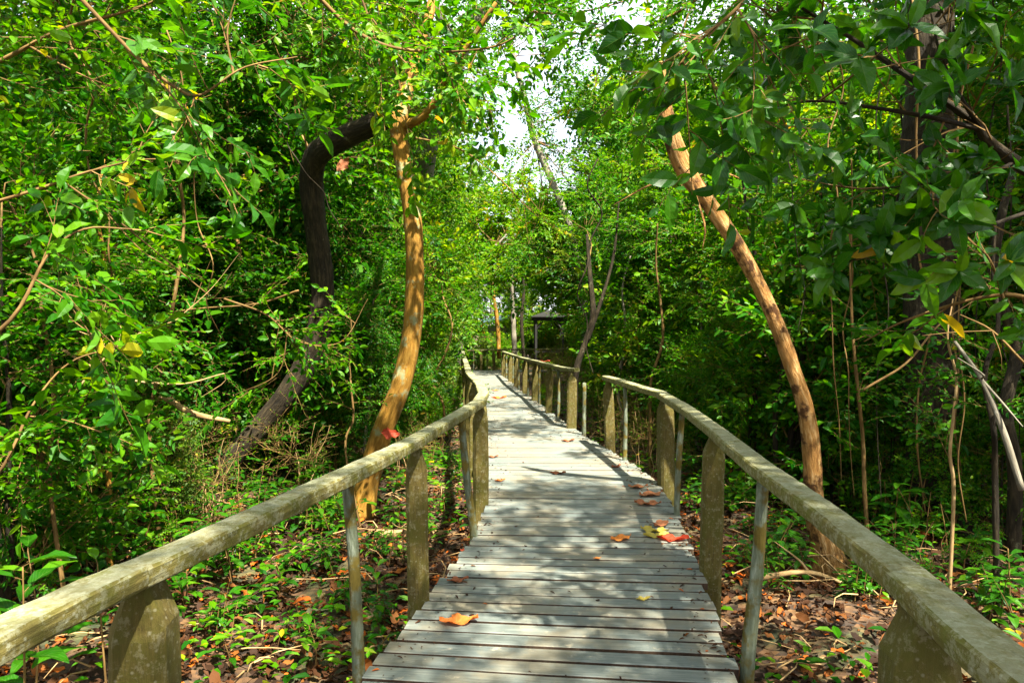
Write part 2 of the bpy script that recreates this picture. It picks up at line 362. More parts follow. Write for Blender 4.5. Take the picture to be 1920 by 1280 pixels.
def place_sprays(g, sprays, pos, dirs, scl, rg, rlo=0.0, rhi=1.0, upj=.35):
    pos = np.asarray(pos, float); dirs = np.asarray(dirs, float); scl = np.asarray(scl, float)
    Rm = frames(dirs, np.tile([0, 0, 1.0], (len(dirs), 1)) + rg.normal(0, upj, (len(dirs), 3)))
    pick = rg.integers(0, len(sprays), len(pos)); sh = rg.random(len(pos))
    for i, (V, Q, M, A) in enumerate(sprays):
        k = np.where(pick == i)[0]
        if len(k) == 0: continue
        W = (np.einsum('kij,vj->kvi', Rm[k], V) * scl[k][:, None, None] + pos[k][:, None]).reshape(-1, 3)
        QQ = (Q[None] + (np.arange(len(k)) * len(V))[:, None, None]).reshape(-1, 4)
        AA = np.repeat(A[None], len(k), 0).copy()
        z = AA[..., 2] * .72 + sh[k][:, None] * .36 - .04
        isleaf = np.zeros(len(V), bool); isleaf[np.unique(Q[M == 1])] = True
        AA[..., 2] = np.where(isleaf[None], np.clip(rlo + (rhi - rlo) * z, 0, 1), AA[..., 2])
        g.add(W, QQ, np.tile(M, len(k)), AA.reshape(-1, 3))

def crown_into(g, rg, blobs, sprays, clump=9, limb_from=None, limb_r=.03, scl=(.7, 1.2), tube_mi=0, tight=.55, droop=.0):
    """blobs: (centre, (rx,ry,rz), number of sprays).  Sprays gather in clumps that limbs reach"""
    for c, r, n in blobs:
        c = np.array(tuple(c)); r = np.array(r); nc = max(1, n // clump)
        u = rg.normal(0, 1, (nc, 3)); u /= np.linalg.norm(u, axis=1)[:, None]; cc = c + u * r * (rg.random((nc, 1)) ** .45)
        for q in cc:
            m = rg.poisson(clump) + 1
            d = rg.normal(0, 1, (m, 3)) + (q - c) / (r + .01) * .7 + np.array([0, 0, .15 - droop]); d /= np.linalg.norm(d, axis=1)[:, None]
            p = q + d * rg.random((m, 1)) * min(r) * tight * .4
            place_sprays(g, sprays, p, d, rg.uniform(scl[0], scl[1], m), rg)
            if limb_from is not None:
                lf = np.array(limb_from(q)); mid = (lf + q) / 2 + rg.normal(0, .12, 3) * np.linalg.norm(q - lf)
                V, Q, A = tube([lf, mid, q], [limb_r, limb_r * .5, limb_r * .18], 4, seglen=.25, seed=int(rg.integers(99))); g.add(V, Q, tube_mi, A)

def hill(x, y):                               # gentle rise and fall of the forest floor
    return GZ + .06 * np.sin(x * .9 + 1.3) * np.cos(y * .7) + .05 * np.sin(x * 2.3 + y * 1.7) + .012 * np.clip(np.abs(x) - 3, 0, 60)
def hz(x, y): return float(hill(np.float64(x), np.float64(y)))

# ------------------------------------------------------------------ ground
def ground():
    g = G()
    xs = np.concatenate([-np.geomspace(400, 9, 30), np.linspace(-8.8, 8.8, 110), np.geomspace(9, 400, 30)])
    ys = np.concatenate([-np.geomspace(300, 4, 20), np.linspace(-3.8, 24, 150), np.geomspace(24.5, 600, 40)])
    X, Y = np.meshgrid(xs, ys); Z = hill(X, Y) + RNG.normal(0, .012, X.shape) * (np.abs(X) < 9)
    V = np.stack([X, Y, Z], -1).reshape(-1, 3); nx = len(xs); i = (np.arange(len(ys) - 1)[:, None] * nx + np.arange(nx - 1)[None]).reshape(-1)
    g.add(V, np.stack([i, i + 1, i + nx + 1, i + nx], 1), 0, V * 0, True)
    o = g.build('ground', [GROUND]); tag(o, 'brown leaf covered forest floor under the trees', 'ground', kind='structure')
ground()

# ------------------------------------------------------------------ boardwalk
LD = [(-3, -1.35), (0, -1.02), (3.17, -.635), (5.36, -.285), (6.33, -.235), (8.36, -.29), (10.45, -.38), (13, -.5), (16, -.72), (20, -1.02), (24, -1.45), (27.5, -1.85), (29.5, -1.9)]
RD = [(-3, .25), (0, .66), (3.17, .99), (5.36, 1.31), (6.33, 1.43), (7.4, 1.47), (8.36, 1.42), (10.45, 1.10), (13, .80), (16.3, .50), (19.5, .14), (22.5, -.10), (25.2, -.38), (27, -.5), (29.5, -.5)]
def lx(D): return float(np.interp(D, [a for a, b in LD], [b for a, b in LD]))
def rx(D): return float(np.interp(D, [a for a, b in RD], [b for a, b in RD]))
def box_pts(g, c8, mi, A8):
    Q = np.array([[0, 1, 2, 3], [7, 6, 5, 4], [0, 4, 5, 1], [1, 5, 6, 2], [2, 6, 7, 3], [3, 7, 4, 0]]); g.add(np.array(c8), Q, mi, np.array(A8))
def plank(g, p0, p1, wd, th, rnd, bow=0.0):
    """a board from p0 to p1 (centres of its ends) as a bevelled, slightly bowed bar"""
    p0 = np.array(p0); p1 = np.array(p1); n = 8; ax = (p1 - p0); L = np.linalg.norm(ax[:2]); ax = ax / np.linalg.norm(ax); sd = np.array([-ax[1], ax[0], 0])
    b = .004; prof = [(-wd / 2, -th), (-wd / 2, -b), (-wd / 2 + b, 0), (wd / 2 - b, 0), (wd / 2, -b), (wd / 2, -th)]
    V = []; A = []
    for k in range(n + 1):
        t = k / n; c = p0 + (p1 - p0) * t + np.array([0, 0, bow * math.sin(math.pi * t)])
        j = random.gauss(0, .0012)
        for (s, z) in prof: V.append(c + sd * (s + j) + np.array([0, 0, z])); A.append((t * L + rnd * 9, s, rnd))
    m = len(prof); Q = []
    for k in range(n):
        for q in range(m): a = k * m + q; b2 = k * m + (q + 1) % m; Q.append([a, a + m, b2 + m, b2])
    Q.append([0, 1, 2, 5]); Q.append([5, 2, 3, 4]); e = n * m; Q.append([e + 5, e + 2, e + 1, e + 0]); Q.append([e + 4, e + 3, e + 2, e + 5])
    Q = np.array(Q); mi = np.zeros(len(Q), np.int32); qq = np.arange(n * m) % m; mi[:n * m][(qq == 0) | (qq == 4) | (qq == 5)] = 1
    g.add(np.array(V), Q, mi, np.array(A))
def bar(g, path, w, h, seed=0, mi=0, jitter=.003, n=None, round_=.13, lump=.0):
    """squared timber swept along a path whose points are the centre of its top face"""
    rg = np.random.default_rng(seed); C = np.asarray([tuple(p) for p in path], float)
    L = np.linalg.norm(np.diff(C, axis=0), axis=1); s = np.concatenate([[0], np.cumsum(L)]); n = n or int(s[-1] / .06) + 2
    t = np.linspace(0, s[-1], n); C2 = np.stack([np.interp(t, s, C[:, k]) for k in range(3)], 1)
    if n > 6:
        for _ in range(1):
            C3 = C2.copy(); C3[1:-1] = (C2[:-2] + C2[1:-1] * 2 + C2[2:]) / 4; C2 = C3
    T = np.gradient(C2, axis=0); T[:, 2] = 0; T /= np.linalg.norm(T, axis=1)[:, None]; S = np.stack([-T[:, 1], T[:, 0], T[:, 2] * 0], 1)
    r = round_ * h
    prof = [(-w / 2, -h + r), (-w / 2 - .002, -h * .5), (-w / 2, -r), (-w / 2 + r, 0), (-w * .17, .002), (w * .17, .002), (w / 2 - r, 0), (w / 2, -r), (w / 2 + .002, -h * .5), (w / 2, -h + r), (w / 2 - r, -h), (-w / 2 + r, -h)]
    m = len(prof); V = []; A = []; ph = rg.uniform(0, 6.28, 4)
    for k in range(n):
        ww = 1 + lump * (math.sin(t[k] * 2.3 + ph[0]) + .5 * math.sin(t[k] * 6.1 + ph[1]))
        zo = lump * .05 * math.sin(t[k] * 3.1 + ph[2])
        for (a, z) in prof:
            V.append(C2[k] + S[k] * (a * ww) + np.array([0, 0, z + zo]) + rg.normal(0, jitter, 3) * np.array([1, 0 if abs(T[k][1]) > .7 else 1, 1])); A.append((a, z, t[k] + seed * 1.37))
    Q = []
    for k in range(n - 1):
        for q in range(m): a = k * m + q; b = k * m + (q + 1) % m; Q.append([a, a + m, b + m, b])
    for e, fl in ((0, False), ((n - 1) * m, True)):
        for q in ((0, 1, 10, 11), (1, 2, 9, 10), (2, 3, 6, 7), (3, 4, 5, 6), (2, 7, 8, 9)):
            f = [e + i for i in q]; Q.append(f[::-1] if fl else f)
    g.add(np.array(V), np.array(Q), mi, np.array(A), False)

bw = empty('boardwalk', (.2, 3, 0))
tag(bw, 'weathered grey-blue plank boardwalk winding away between the two handrails', 'boardwalk')
def local(o, par):
    o.parent = par; o.location = -par.location if o.location.length == 0 else o.location
    return o
def deck():
    g = G(); D = -2.6; k = 0
    while D < 28.2:
        ang = math.radians(np.interp(D, [0, 3.2, 6.3, 10, 30], [8, 6.8, 1.0, 0.5, 3]))
        l, r = lx(D) - random.uniform(-.01, .035), rx(D) + random.uniform(-.01, .035)
        c = (l + r) / 2; hw = (r - l) / 2
        p0 = (l, D + hw * math.sin(ang), random.gauss(0, .0015)); p1 = (r, D - hw * math.sin(ang), random.gauss(0, .0015))
        for e, sx in ((l + .13, 1), (r - .13, -1)):
            for dy in (-.03, .032):
                x_ = e + random.gauss(0, .012); t_ = (x_ - l) / (r - l); y_ = D + hw * math.sin(ang) * (1 - 2 * t_) + dy + random.gauss(0, .004); q = .0048
                V_ = np.array([(x_ - q, y_ - q * .6, .0022), (x_ + q, y_ - q * .6, .0022), (x_ + q * .8, y_ + q, .0022), (x_ - q * .8, y_ + q, .0022)]); g.add(V_, np.array([[0, 1, 2, 3]]), 1, V_ * 0)
        wd = .137 - .024 + random.gauss(0, .0022)
        plank(g, p0, p1, wd, .045, random.random(), random.gauss(-.001, .0012)); D += .137; k += 1
    # the walk turns right towards the shelter
    X = -.45
    while X < 9:
        y0, y1 = 27.3 + X * .28, 28.6 + X * .28
        plank(g, (X, y0, -.002), (X - .1, y1, -.002), .121, .035, random.random()); X += .137
    o = g.build('deck', [DECK, GAP_SHADE_NAIL]); local(o, bw)
    for fn, s in ((lx, 1), (rx, -1), (lambda D: (lx(D) + rx(D)) / 2, 0)):
        g = G(); P = [(fn(D) + s * .14, D, -.038) for D in np.arange(-2.6, 28.1, .8)]
        bar(g, P, .09, .14, seed=40 + s, n=80); local(g.build('bearer', [TIMBER]), bw)
deck()

def railing(name, label, rail_paths, posts, pickets, face=None):
    """rail_paths: lists of points (top centre); posts / pickets: (x, y, ztop, width[, foot x, foot y])"""
    root = empty(name, tuple(Vector(rail_paths[0][0]) * 1.0)[:2] + (0,)); tag(root, label, 'handrail')
    sd = abs(hash(label)) % 1 + len(label)
    for k, P in enumerate(rail_paths):
        g = G(); bar(g, P, P_W[0], P_W[1], seed=sd + k * 3, lump=.035, jitter=.0009); local(g.build('handrail', [TIMBER_RAIL]), root)
    for k, (x, y, zt, wd) in enumerate(posts):
        wd *= .92
        g = G(); rg = np.random.default_rng(sd * 7 + k)
        zs = [GZ - .15, -.2, .1, .35, zt - .28, zt - .15, zt - .12, zt - .03, zt]; fs = [1, 1.02, .99, 1.0, .99, .98, .93, .42, .36]
        oct_ = [(-.5, -.34), (-.34, -.5), (.34, -.5), (.5, -.34), (.5, .34), (.34, .5), (-.34, .5), (-.5, .34)]
        V = []; A = []; rot = rg.uniform(-.22, .22); lean = rg.normal(0, .015, 2); acc = 0
        for z, f in zip(zs, fs):
            for (a, b) in oct_:
                fy = f if f > .9 else (.9 if f > .4 else .8)
                xx = a * wd * f; yy = b * wd * fy; c, s_ = math.cos(rot), math.sin(rot)
                V.append((x + xx * c - yy * s_ + lean[0] * (z - zt) + rg.normal(0, .002), y + xx * s_ + yy * c + lean[1] * (z - zt) + rg.normal(0, .002), z)); A.append((xx, yy, z + k * 3.3 + sd))
        Q = []
        for i in range(len(zs) - 1):
            for q in range(8): a = i * 8 + q; b = i * 8 + (q + 1) % 8; Q.append([a, b, b + 8, a + 8])
        e = (len(zs) - 1) * 8; Q += [[e, e + 1, e + 2, e + 3], [e, e + 3, e + 4, e + 7], [e + 4, e + 5, e + 6, e + 7]]
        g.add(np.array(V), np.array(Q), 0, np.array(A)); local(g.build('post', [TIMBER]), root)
    for k, (x, y, zt, wd, fx, fy) in enumerate(pickets):
        g = G(); V, Q, A = tube([(fx + (fx - x) * .3, fy, GZ - .1 if wd > .03 else -.2), (fx, fy, -.02), ((x + fx) / 2 + .008 * (-1) ** k, (y + fy) / 2, zt * .5), (x, y, zt)], [wd * .5, wd * .5, wd * .46, wd * .42], 8, seed=sd + k, seglen=.07, lump=.05)
        g.add(V, Q, 0, A, True); local(g.build('picket', [PICKET]), root)
    return root
P_W = [.104, .058]
def rp(px, py, z):                            # point on a plane of height z seen at that pixel
    D = F * (EYE - z) / (py - HZ); return (float((px - 960) * D / F), float(D), z)
RZ = .95; zb = RZ - .062 + .006
# left, near: rail in straight lengths between posts
Lp = [(-1.16, -.9, RZ), (-1.12, .6, RZ), rp(0, 1172, RZ), rp(242, 1062, RZ), rp(465, 965, RZ), rp(640, 886, RZ), rp(780, 818, RZ), rp(902, 748, RZ)]
def cut(P, ks):
    out = []; a = 0
    for k in list(ks) + [len(P) - 1]:
        seg = [Vector(p) for p in P[a:k + 1]]; seg[0] = seg[0] + (seg[1] - seg[0]).normalized() * .002; seg[-1] = seg[-1] + (seg[-2] - seg[-1]).normalized() * .002; out.append([tuple(p) for p in seg]); a = k
    return out
railing('railing', 'lichened timber handrail on pointed posts along the left edge, nearest the viewer', cut(Lp, (3, 6)),
        [(-1.13, .35, zb, .15), (-.995, 1.93, zb, .165), (-.56, 4.16, zb, .135), (-.285, 6.45, zb, .15)],
        [(-.745, 3.22, zb, .062, -.70, 3.25), (-.375, 5.3, zb, .062, -.29, 5.42)])
P_W = [.11, .055]
Lf = [(-.30, 6.42, RZ - .004), (-.285, 7.15, .945), (-.37, 8.3, .945), (-.53, 9.7, .94), (-.68, 11.2, .92), (-.98, 15.2, .89), (-1.40, 20.5, .88), (-1.88, 27.4, .80)]
railing('railing', 'curving far length of the left handrail beyond the joint', [Lf],
        [(-.33, 7.6, .86, .13), (-.50, 9.3, .865, .13), (-.68, 11.2, .85, .12), (-.92, 14.2, .83, .12), (-1.15, 17.3, .81, .12), (-1.42, 20.7, .81, .12), (-1.7, 24.5, .77, .12), (-1.86, 27.4, .73, .13)],
        [(-.42, 8.5, .86, .05, -.42, 8.5), (-.8, 12.7, .83, .05, -.8, 12.7), (-1.03, 15.8, .82, .05, -1.03, 15.8), (-1.28, 19, .81, .05, -1.28, 19)])
# right, near
P_W = [.108, .060]
Rp = [(.80, -.9, RZ), (.90, .9, RZ), rp(1850, 1193, RZ), rp(1702, 1066, RZ), rp(1548, 950, RZ), rp(1432, 872, RZ), rp(1342, 800, RZ), rp(1290, 764, RZ), rp(1240, 734, RZ), rp(1185, 718, RZ), rp(1136, 704, RZ)]
railing('railing', 'mossy timber handrail along the right edge in the foreground, ending before the gap', cut(Rp, (3, 6, 8)),
        [(.87, .3, zb, .15), (.985, 1.72, zb, .17), (1.31, 4.62, zb, .15), (1.54, 7.18, zb, .16), (1.275, 9.5, zb, .15)],
        [(1.145, 3.25, zb, .065, 1.10, 3.32), (1.42, 5.95, zb, .055, 1.40, 6.05), (1.36, 8.6, zb, .055, 1.36, 8.6)])
P_W = [.10, .06]
Rf = [at(1082, 690, 11.4), at(1070, 690, 11.6), at(1048, 686, 12.9), at(1027, 681, 13.8), at(1004, 675, 16), at(981, 670, 18), at(962, 664, 20.5), at(943, 658, 25)]
def pt(px, D, zt, wd, base=None): return ((px - 960) * D / F, D, zt, wd)
railing('railing', 'lower run of posts and rail on the right beyond the gap', [Rf],
        [pt(1073, 11.5, .885, .17), pt(1031, 13.6, .87, .14), pt(1004, 16, .83, .15), pt(984, 17.8, .84, .14), pt(968, 20, .83, .14), pt(957, 22, .81, .14), pt(944, 25, .79, .14)],
        [(*pt(1047, 12.9, .86, .055), .87 - .03, 12.9), (*pt(1012, 15.3, .84, .055), .59, 15.3), (*pt(990, 17, .83, .055), .38, 17), (*pt(973, 19.3, .82, .055), .19, 19.3), (*pt(962, 21, .8, .055), .03, 21), (*pt(950, 23.6, .78, .055), -.18, 23.6)])
# single stub in the gap
g = G(); V, Q, A = tube([(1.08, 10.7, GZ - .1), (1.08, 10.7, .1), (1.085, 10.7, .78)], [.035, .033, .028], 8, seed=71, seglen=.1, lump=.05); g.add(V, Q, 0, A, True)
tag(g.build('picket', [PICKET]), 'lone pale stick standing in the gap between the two right handrails', 'stake')
P_W = [.10, .055]
Cf = [(-1.86, 28.7, .80), (-.3, 28.95, .82), (1.0, 29.3, .83), (3.0, 29.8, .84), (6.5, 30.8, .84)]
railing('railing', 'distant thin handrail crossing behind the end of the deck', [Cf],
        [(-1.25, 28.8, .75, .12), (-.75, 28.87, .75, .12), (.0, 29.0, .76, .12), (1.2, 29.35, .76, .12), (2.6, 29.7, .77, .12), (4.2, 30.1, .77, .12)],
        [(-1.55, 28.75, .75, .05, -1.55, 28.75), (-1.0, 28.83, .75, .05, -1.0, 28.83), (-.4, 28.93, .76, .05, -.4, 28.93), (.6, 29.15, .76, .05, .6, 29.15), (1.9, 29.5, .77, .05, 1.9, 29.5), (3.4, 29.9, .78, .05, 3.4, 29.9)])

# ------------------------------------------------------------------ shelter and blue roof far behind
def boxg(g, a, b, mi=0):
    (x0, y0, z0), (x1, y1, z1) = a, b
    c = [(x0, y0, z0), (x1, y0, z0), (x1, y1, z0), (x0, y1, z0), (x0, y0, z1), (x1, y0, z1), (x1, y1, z1), (x0, y1, z1)]
    Q = np.array([[3, 2, 1, 0], [4, 5, 6, 7], [0, 1, 5, 4], [1, 2, 6, 5], [2, 3, 7, 6], [3, 0, 4, 7]]); g.add(np.array(c, float), Q, mi, np.array(c, float))
def shelter():
    x0, x1, y0, y1 = 1.35, 2.85, 40, 42.2; zt = 2.15
    r = empty('shelter', ((x0 + x1) / 2, y0, GZ)); tag(r, 'small open shelter of near-black timber at the far end of the walk', 'shelter')
    for x in (x0, x1):
        for y in (y0, y1):
            g = G(); boxg(g, (x - .06, y - .06, GZ), (x + .06, y + .06, zt)); local(g.build('post', [BLACK_WOOD]), r)
            s = 1 if x == x0 else -1
            g = G(); V, Q, A = tube([(x, y - .02, zt - .55), (x + s * .38, y - .02, zt - .08)], [.045, .045], 4, n=2); g.add(V, Q, 0, A); local(g.build('brace', [BLACK_WOOD]), r)
    for y in (y0 - .1, y1): g = G(); boxg(g, (x0 - .2, y, zt), (x1 + .2, y + .1, zt + .16)); local(g.build('beam', [BLACK_WOOD]), r)
    g = G(); c = ((x0 + x1) / 2, (y0 + y1) / 2); e = [(x0 - .25, y0 - .25), (x1 + .25, y0 - .25), (x1 + .25, y1 + .25), (x0 - .25, y1 + .25)]
    V = [(*p, zt + .165) for p in e] + [(*p, zt + .22) for p in e] + [(c[0], c[1], zt + .6)]
    Q = [[0, 1, 5, 4], [1, 2, 6, 5], [2, 3, 7, 6], [3, 0, 4, 7], [3, 2, 1, 0]]; g.add(np.array(V, float), np.array(Q), 0, np.array(V, float))
    V2 = []; Q2 = []
    for i in range(4):
        a = V[4 + i]; b = V[4 + (i + 1) % 4]; m = tuple((a[k] + b[k]) / 2 for k in range(3)); o = len(V2); V2 += [a, m, b, V[8]]; Q2.append([o, o + 1, o + 2, o + 3])
    g.add(np.array(V2, float), np.array(Q2), 0, np.array(V2, float)); local(g.build('roof', [BLACK_WOOD]), r)
    for y in (y0, y1): g = G(); boxg(g, (x0, y - .03, .35), (x1, y + .03, .42)); local(g.build('rail', [BLACK_WOOD]), r)
shelter()
def hut():
    r = empty('hut', (-.9, 47, GZ)); tag(r, 'hut with a pale blue sheet roof glimpsed behind the far trunks', 'hut')
    g = G(); boxg(g, (-2.1, 46.5, GZ), (-.4, 49, 1.9)); local(g.build('wall', [GREY_WALL]), r)
    g = G(); P = [(-2.3, 46.2, 1.95), (-.2, 46.2, 2.30), (-.2, 49.3, 2.60), (-2.3, 49.3, 2.25)]
    V = P + [(a, b, c + .07) for a, b, c in P]; Q = [[3, 2, 1, 0], [4, 5, 6, 7], [0, 1, 5, 4], [1, 2, 6, 5], [2, 3, 7, 6], [3, 0, 4, 7]]
    g.add(np.array(V, float), np.array(Q), 0, np.array(V, float)); local(g.build('roof', [BLUE_ROOF]), r)
hut()

# ------------------------------------------------------------------ spray libraries
S_SMALL = [make_spray(100 + i, L=.75, nsub=5, per=8, leaf=.085, width=.52, droop=.2) for i in range(4)]
S_MID = [make_spray(120 + i, L=.8, nsub=4, per=6, leaf=.12, width=.48, droop=.3) for i in range(4)]
S_FAR = [make_spray(140 + i, L=1.1, nsub=4, per=7, leaf=.19, width=.52, droop=.25, lw=(.008, .003)) for i in range(4)]
S_BROAD = [make_spray(160 + i, L=.6, nsub=3, per=4, leaf=.15, width=.46, droop=.35, fine=True, lw=(.005, .002)) for i in range(5)]
S_ROSE = [make_spray(180 + i, L=.55, nsub=4, per=4, leaf=.145, width=.44, droop=.1, fine=True, rosette=True, lw=(.006, .002)) for i in range(5)]
S_MIDFINE = [make_spray(200 + i, L=.6, nsub=4, per=5, leaf=.085, width=.52, droop=.25, fine=True) for i in range(4)]
S_DRY = [make_spray(220 + i, L=.95, nsub=7, per=2, leaf=.05, width=.45, droop=.3, kink=.28, lw=(.0065, .002)) for i in range(4)]

# ------------------------------------------------------------------ tree prototypes (copied later)
def make_tree(name, seed, h, blobs, sprays, leafm, bark, r0=.06, lean=.25, clump=9, scl=(.7, 1.2), tight=.6, stems=1):
    rg = np.random.default_rng(seed); root = empty(name)
    gt = G(); ax = []
    for s in range(stems):
        a = rg.uniform(0, 6.28); b = np.array([math.cos(a), math.sin(a), 0]) * (.12 * s)
        P = [b + np.array([0, 0, -.15])]; dx = rg.normal(0, lean, 2)
        for k in range(1, 6):
            P.append(b + np.array([dx[0] * k / 5 + rg.normal(0, .05 * lean * 4), dx[1] * k / 5 + rg.normal(0, .05 * lean * 4), h * k / 5]))
        V, Q, A = tube(P, [r0 * 1.2, r0, r0 * .8, r0 * .6, r0 * .4, r0 * .15], 8, seglen=.18, seed=seed + s, lump=.05); gt.add(V, Q, 0, A, True); ax.append(np.array(P))
    gt.build('trunk', [bark], root)
    g = G()
    def lf(q):
        P = ax[int(rg.integers(len(ax)))]; z = max(.3, q[2] - rg.uniform(.2, .9)); return [np.interp(z, P[:, 2], P[:, k]) for k in range(3)]
    crown_into(g, rg, blobs, sprays, clump=clump, limb_from=lf, limb_r=r0 * .33, scl=scl, tight=tight)
    g.build('crown', [TWIG, leafm], root)
    return root
def copy_tree(o, parent=None):
    c = o.copy(); COL.objects.link(c)
    if parent is not None: c.parent = parent
    for ch in o.children: copy_tree(ch, c)
    return c

PROTO = {}
PROTO['small_a'] = make_tree('small_leaved_tree', 1, 5.2, [((0, 0, 1.3), (1.1, 1.1, 1.0), 90), ((.2, .1, 3.0), (1.3, 1.3, 1.2), 130), ((0, 0, 4.8), (1.1, 1.1, 1.0), 90)], S_SMALL, LEAF_MID, BARK_GREY, .045)
PROTO['small_b'] = make_tree('small_leaved_tree', 2, 4.6, [((.3, 0, 1.1), (1.2, 1.0, .9), 80), ((-.2, .2, 2.6), (1.3, 1.2, 1.2), 130), ((0, 0, 4.2), (1.1, 1.2, 1.0), 90)], S_SMALL, LEAF_DEEP, BARK_DARK, .04, stems=2)
PROTO['mid_a'] = make_tree('thicket_tree', 3, 5.4, [((0, 0, 1.6), (1.1, 1.2, 1.1), 70), ((.2, -.2, 3.4), (1.4, 1.3, 1.3), 110), ((0, .1, 5.1), (1.1, 1.1, 1.0), 70)], S_MID, LEAF_MID, TWIG, .05)
PROTO['mid_b'] = make_tree('thicket_tree', 4, 4.4, [((0, .2, 1.2), (1.2, 1.1, 1.0), 70), ((0, 0, 3.0), (1.2, 1.4, 1.3), 110), ((.2, 0, 4.4), (1, 1, .8), 50)], S_MID, LEAF_DEEP, BARK_DARK, .045, stems=2)
PROTO['far_a'] = make_tree('tall_forest_tree', 5, 12, [((0, 0, 3.5), (2.2, 2.2, 2.6), 150), ((.4, 0, 7.5), (2.7, 2.7, 2.4), 210), ((0, .2, 11), (2.2, 2.2, 2.0), 130)], S_FAR, LEAF_LIME, BARK_GREY, .16, lean=.6, tight=.8)
PROTO['far_b'] = make_tree('tall_forest_tree', 6, 13, [((0, 0, 3.0), (2.0, 2.0, 2.2), 110), ((-.3, 0, 7.0), (2.5, 2.5, 2.6), 190), ((.2, .2, 11.5), (2.6, 2.6, 2.2), 170)], S_FAR, LEAF_MID, BARK_GREY, .18, lean=.7, tight=.8)
PROTO['bush_a'] = make_tree('bush', 7, 1.5, [((0, 0, .75), (.75, .75, .65), 45), ((.1, 0, 1.35), (.6, .6, .4), 25)], S_SMALL, LEAF_MID, TWIG, .015, lean=.15, scl=(.5, .9), stems=3)
PROTO['bush_b'] = make_tree('bush', 8, 1.2, [((0, 0, .7), (.7, .7, .5), 26)], S_MIDFINE, LEAF_DEEP, TWIG, .014, lean=.15, scl=(.6, 1.0), stems=3)
PROTO['bush_far'] = make_tree('bush', 9, 2.6, [((0, 0, 1.0), (1.4, 1.4, .9), 75), ((.2, 0, 2.2), (1.1, 1.1, .8), 50)], S_FAR, LEAF_LIME, TWIG, .03, lean=.3, scl=(.5, .9), stems=3)
PROTO['canopy'] = make_tree('canopy_tree', 10, 9.5, [((0, 0, 7.5), (2.4, 2.4, 1.3), 150), ((.8, .4, 9.0), (1.8, 1.8, 1.0), 70)], S_MID, LEAF_MID, BARK_DARK, .11, lean=.5, tight=.8, scl=(.8, 1.4))
PROTO['dry'] = make_tree('dry_shrub', 12, 1.6, [((0, 0, .8), (.8, .8, .6), 40)], S_DRY, LEAF_LIME, TWIG_DRY, .012, lean=.3, scl=(.6, 1.2), stems=4)
def make_herb(seed, n, leaf):
    rg = np.random.default_rng(seed); root = empty('seedling'); gl = G()
    for k in range(n):
        gs = G()
        b = np.array([*rg.normal(0, .16, 2), -.03]); h = rg.uniform(.22, .6); d = rg.normal(0, .12, 2); P = [b, b + [d[0] * .4, d[1] * .4, h * .55], b + [d[0], d[1], h]]
        V, Q, A = tube(P, [.005, .004, .002], 5, seglen=.06, seed=k); gs.add(V, Q, 0, A, True); gs.build('stem', [TWIG], root); C = catmull(P, 20)
        m = int(rg.integers(6, 12)); t = np.linspace(.35, 1, m); i = (t * 19).astype(int); a = np.arange(m) * 2.4 + rg.uniform(0, 6)
        dd = np.stack([np.cos(a), np.sin(a), .5 * t - rg.random(m) * .5], 1)
        put(gl, leaf_fine(.46, .2, .3), 0, frames(dd), C[i] + dd * .02, leaf * rg.uniform(.5, 1.15, m), rg.uniform(.1, .95, m))
    gl.build('leaves', [LEAF_BROAD], root); return root
PROTO['herb_a'] = make_herb(21, 6, .13); PROTO['herb_b'] = make_herb(22, 9, .10); PROTO['herb_c'] = make_herb(23, 4, .16)
USED = set()
def stand(kind, x, y, s, rz, label, group, cat='tree', sz=None):
    src = PROTO[kind]; o = src if kind not in USED else copy_tree(src); USED.add(kind)
    o.location = (x, y, hz(x, y)); o.scale = (s, s, sz or s); o.rotation_euler = (0, 0, rz); tag(o, label, cat, group)
    for ch in o.children:                    # species differ in the tone of their leaves
        if ch.name.startswith('crown') and len(ch.material_slots) > 1 and kind != 'dry':
            pool = {'far_a': [LEAF_LIME, LEAF_MID, LEAF_LIME], 'far_b': [LEAF_MID, LEAF_OLIVEGREEN, LEAF_LIME], 'bush_far': [LEAF_LIME, LEAF_LIME, LEAF_OLIVEGREEN], 'canopy': [LEAF_MID, LEAF_LIME]}.get(kind, [LEAF_MID, LEAF_DEEP, LEAF_LIME, LEAF_OLIVEGREEN, LEAF_MID])
            ch.material_slots[1].link = 'OBJECT'; ch.material_slots[1].material = pool[int(abs(x * 7.3 + y * 3.1)) % len(pool)]
    return o

def clear_of_walk(x, y, m):
    return x < lx(min(y, 29)) - m or x > rx(min(y, 29)) + m
# left thicket
LEFT = [(-2.1, 10.2, 'small_a', .5), (-4.2, 6.4, 'mid_a', .7), (-6.6, 6.2, 'small_b', 1.1), (-1.9, 13.4, 'mid_a', .8), (-3.9, 10.8, 'mid_a', 1.2), (-3.6, 5.0, 'mid_b', .62), (-4.6, 6.3, 'small_a', .95), (-2.3, 12.6, 'small_b', .60), (-5.9, 7.4, 'mid_a', 1.0), (-4.4, 10.9, 'small_a', .95), (-5.0, 9.8, 'small_b', 1.1),
        (-7.4, 8.6, 'mid_a', 1.15), (-2.6, 11.4, 'small_b', .85), (-4.3, 12.2, 'mid_a', 1.15), (-6.4, 12.0, 'small_a', 1.25), (-8.8, 11.3, 'small_b', 1.3), (-2.9, 14.4, 'small_a', 1.1),
        (-5.0, 15.0, 'small_b', 1.3), (-7.6, 15.0, 'mid_a', 1.4), (-10.5, 14.6, 'small_a', 1.5), (-5.4, 5.0, 'small_b', .8)]
for i, (x, y, k, s) in enumerate(LEFT):
    stand(k, x, y, s, i * 1.9, 'slim leafy tree in the bright green thicket left of the boardwalk', 'thicket trees left of the boardwalk')
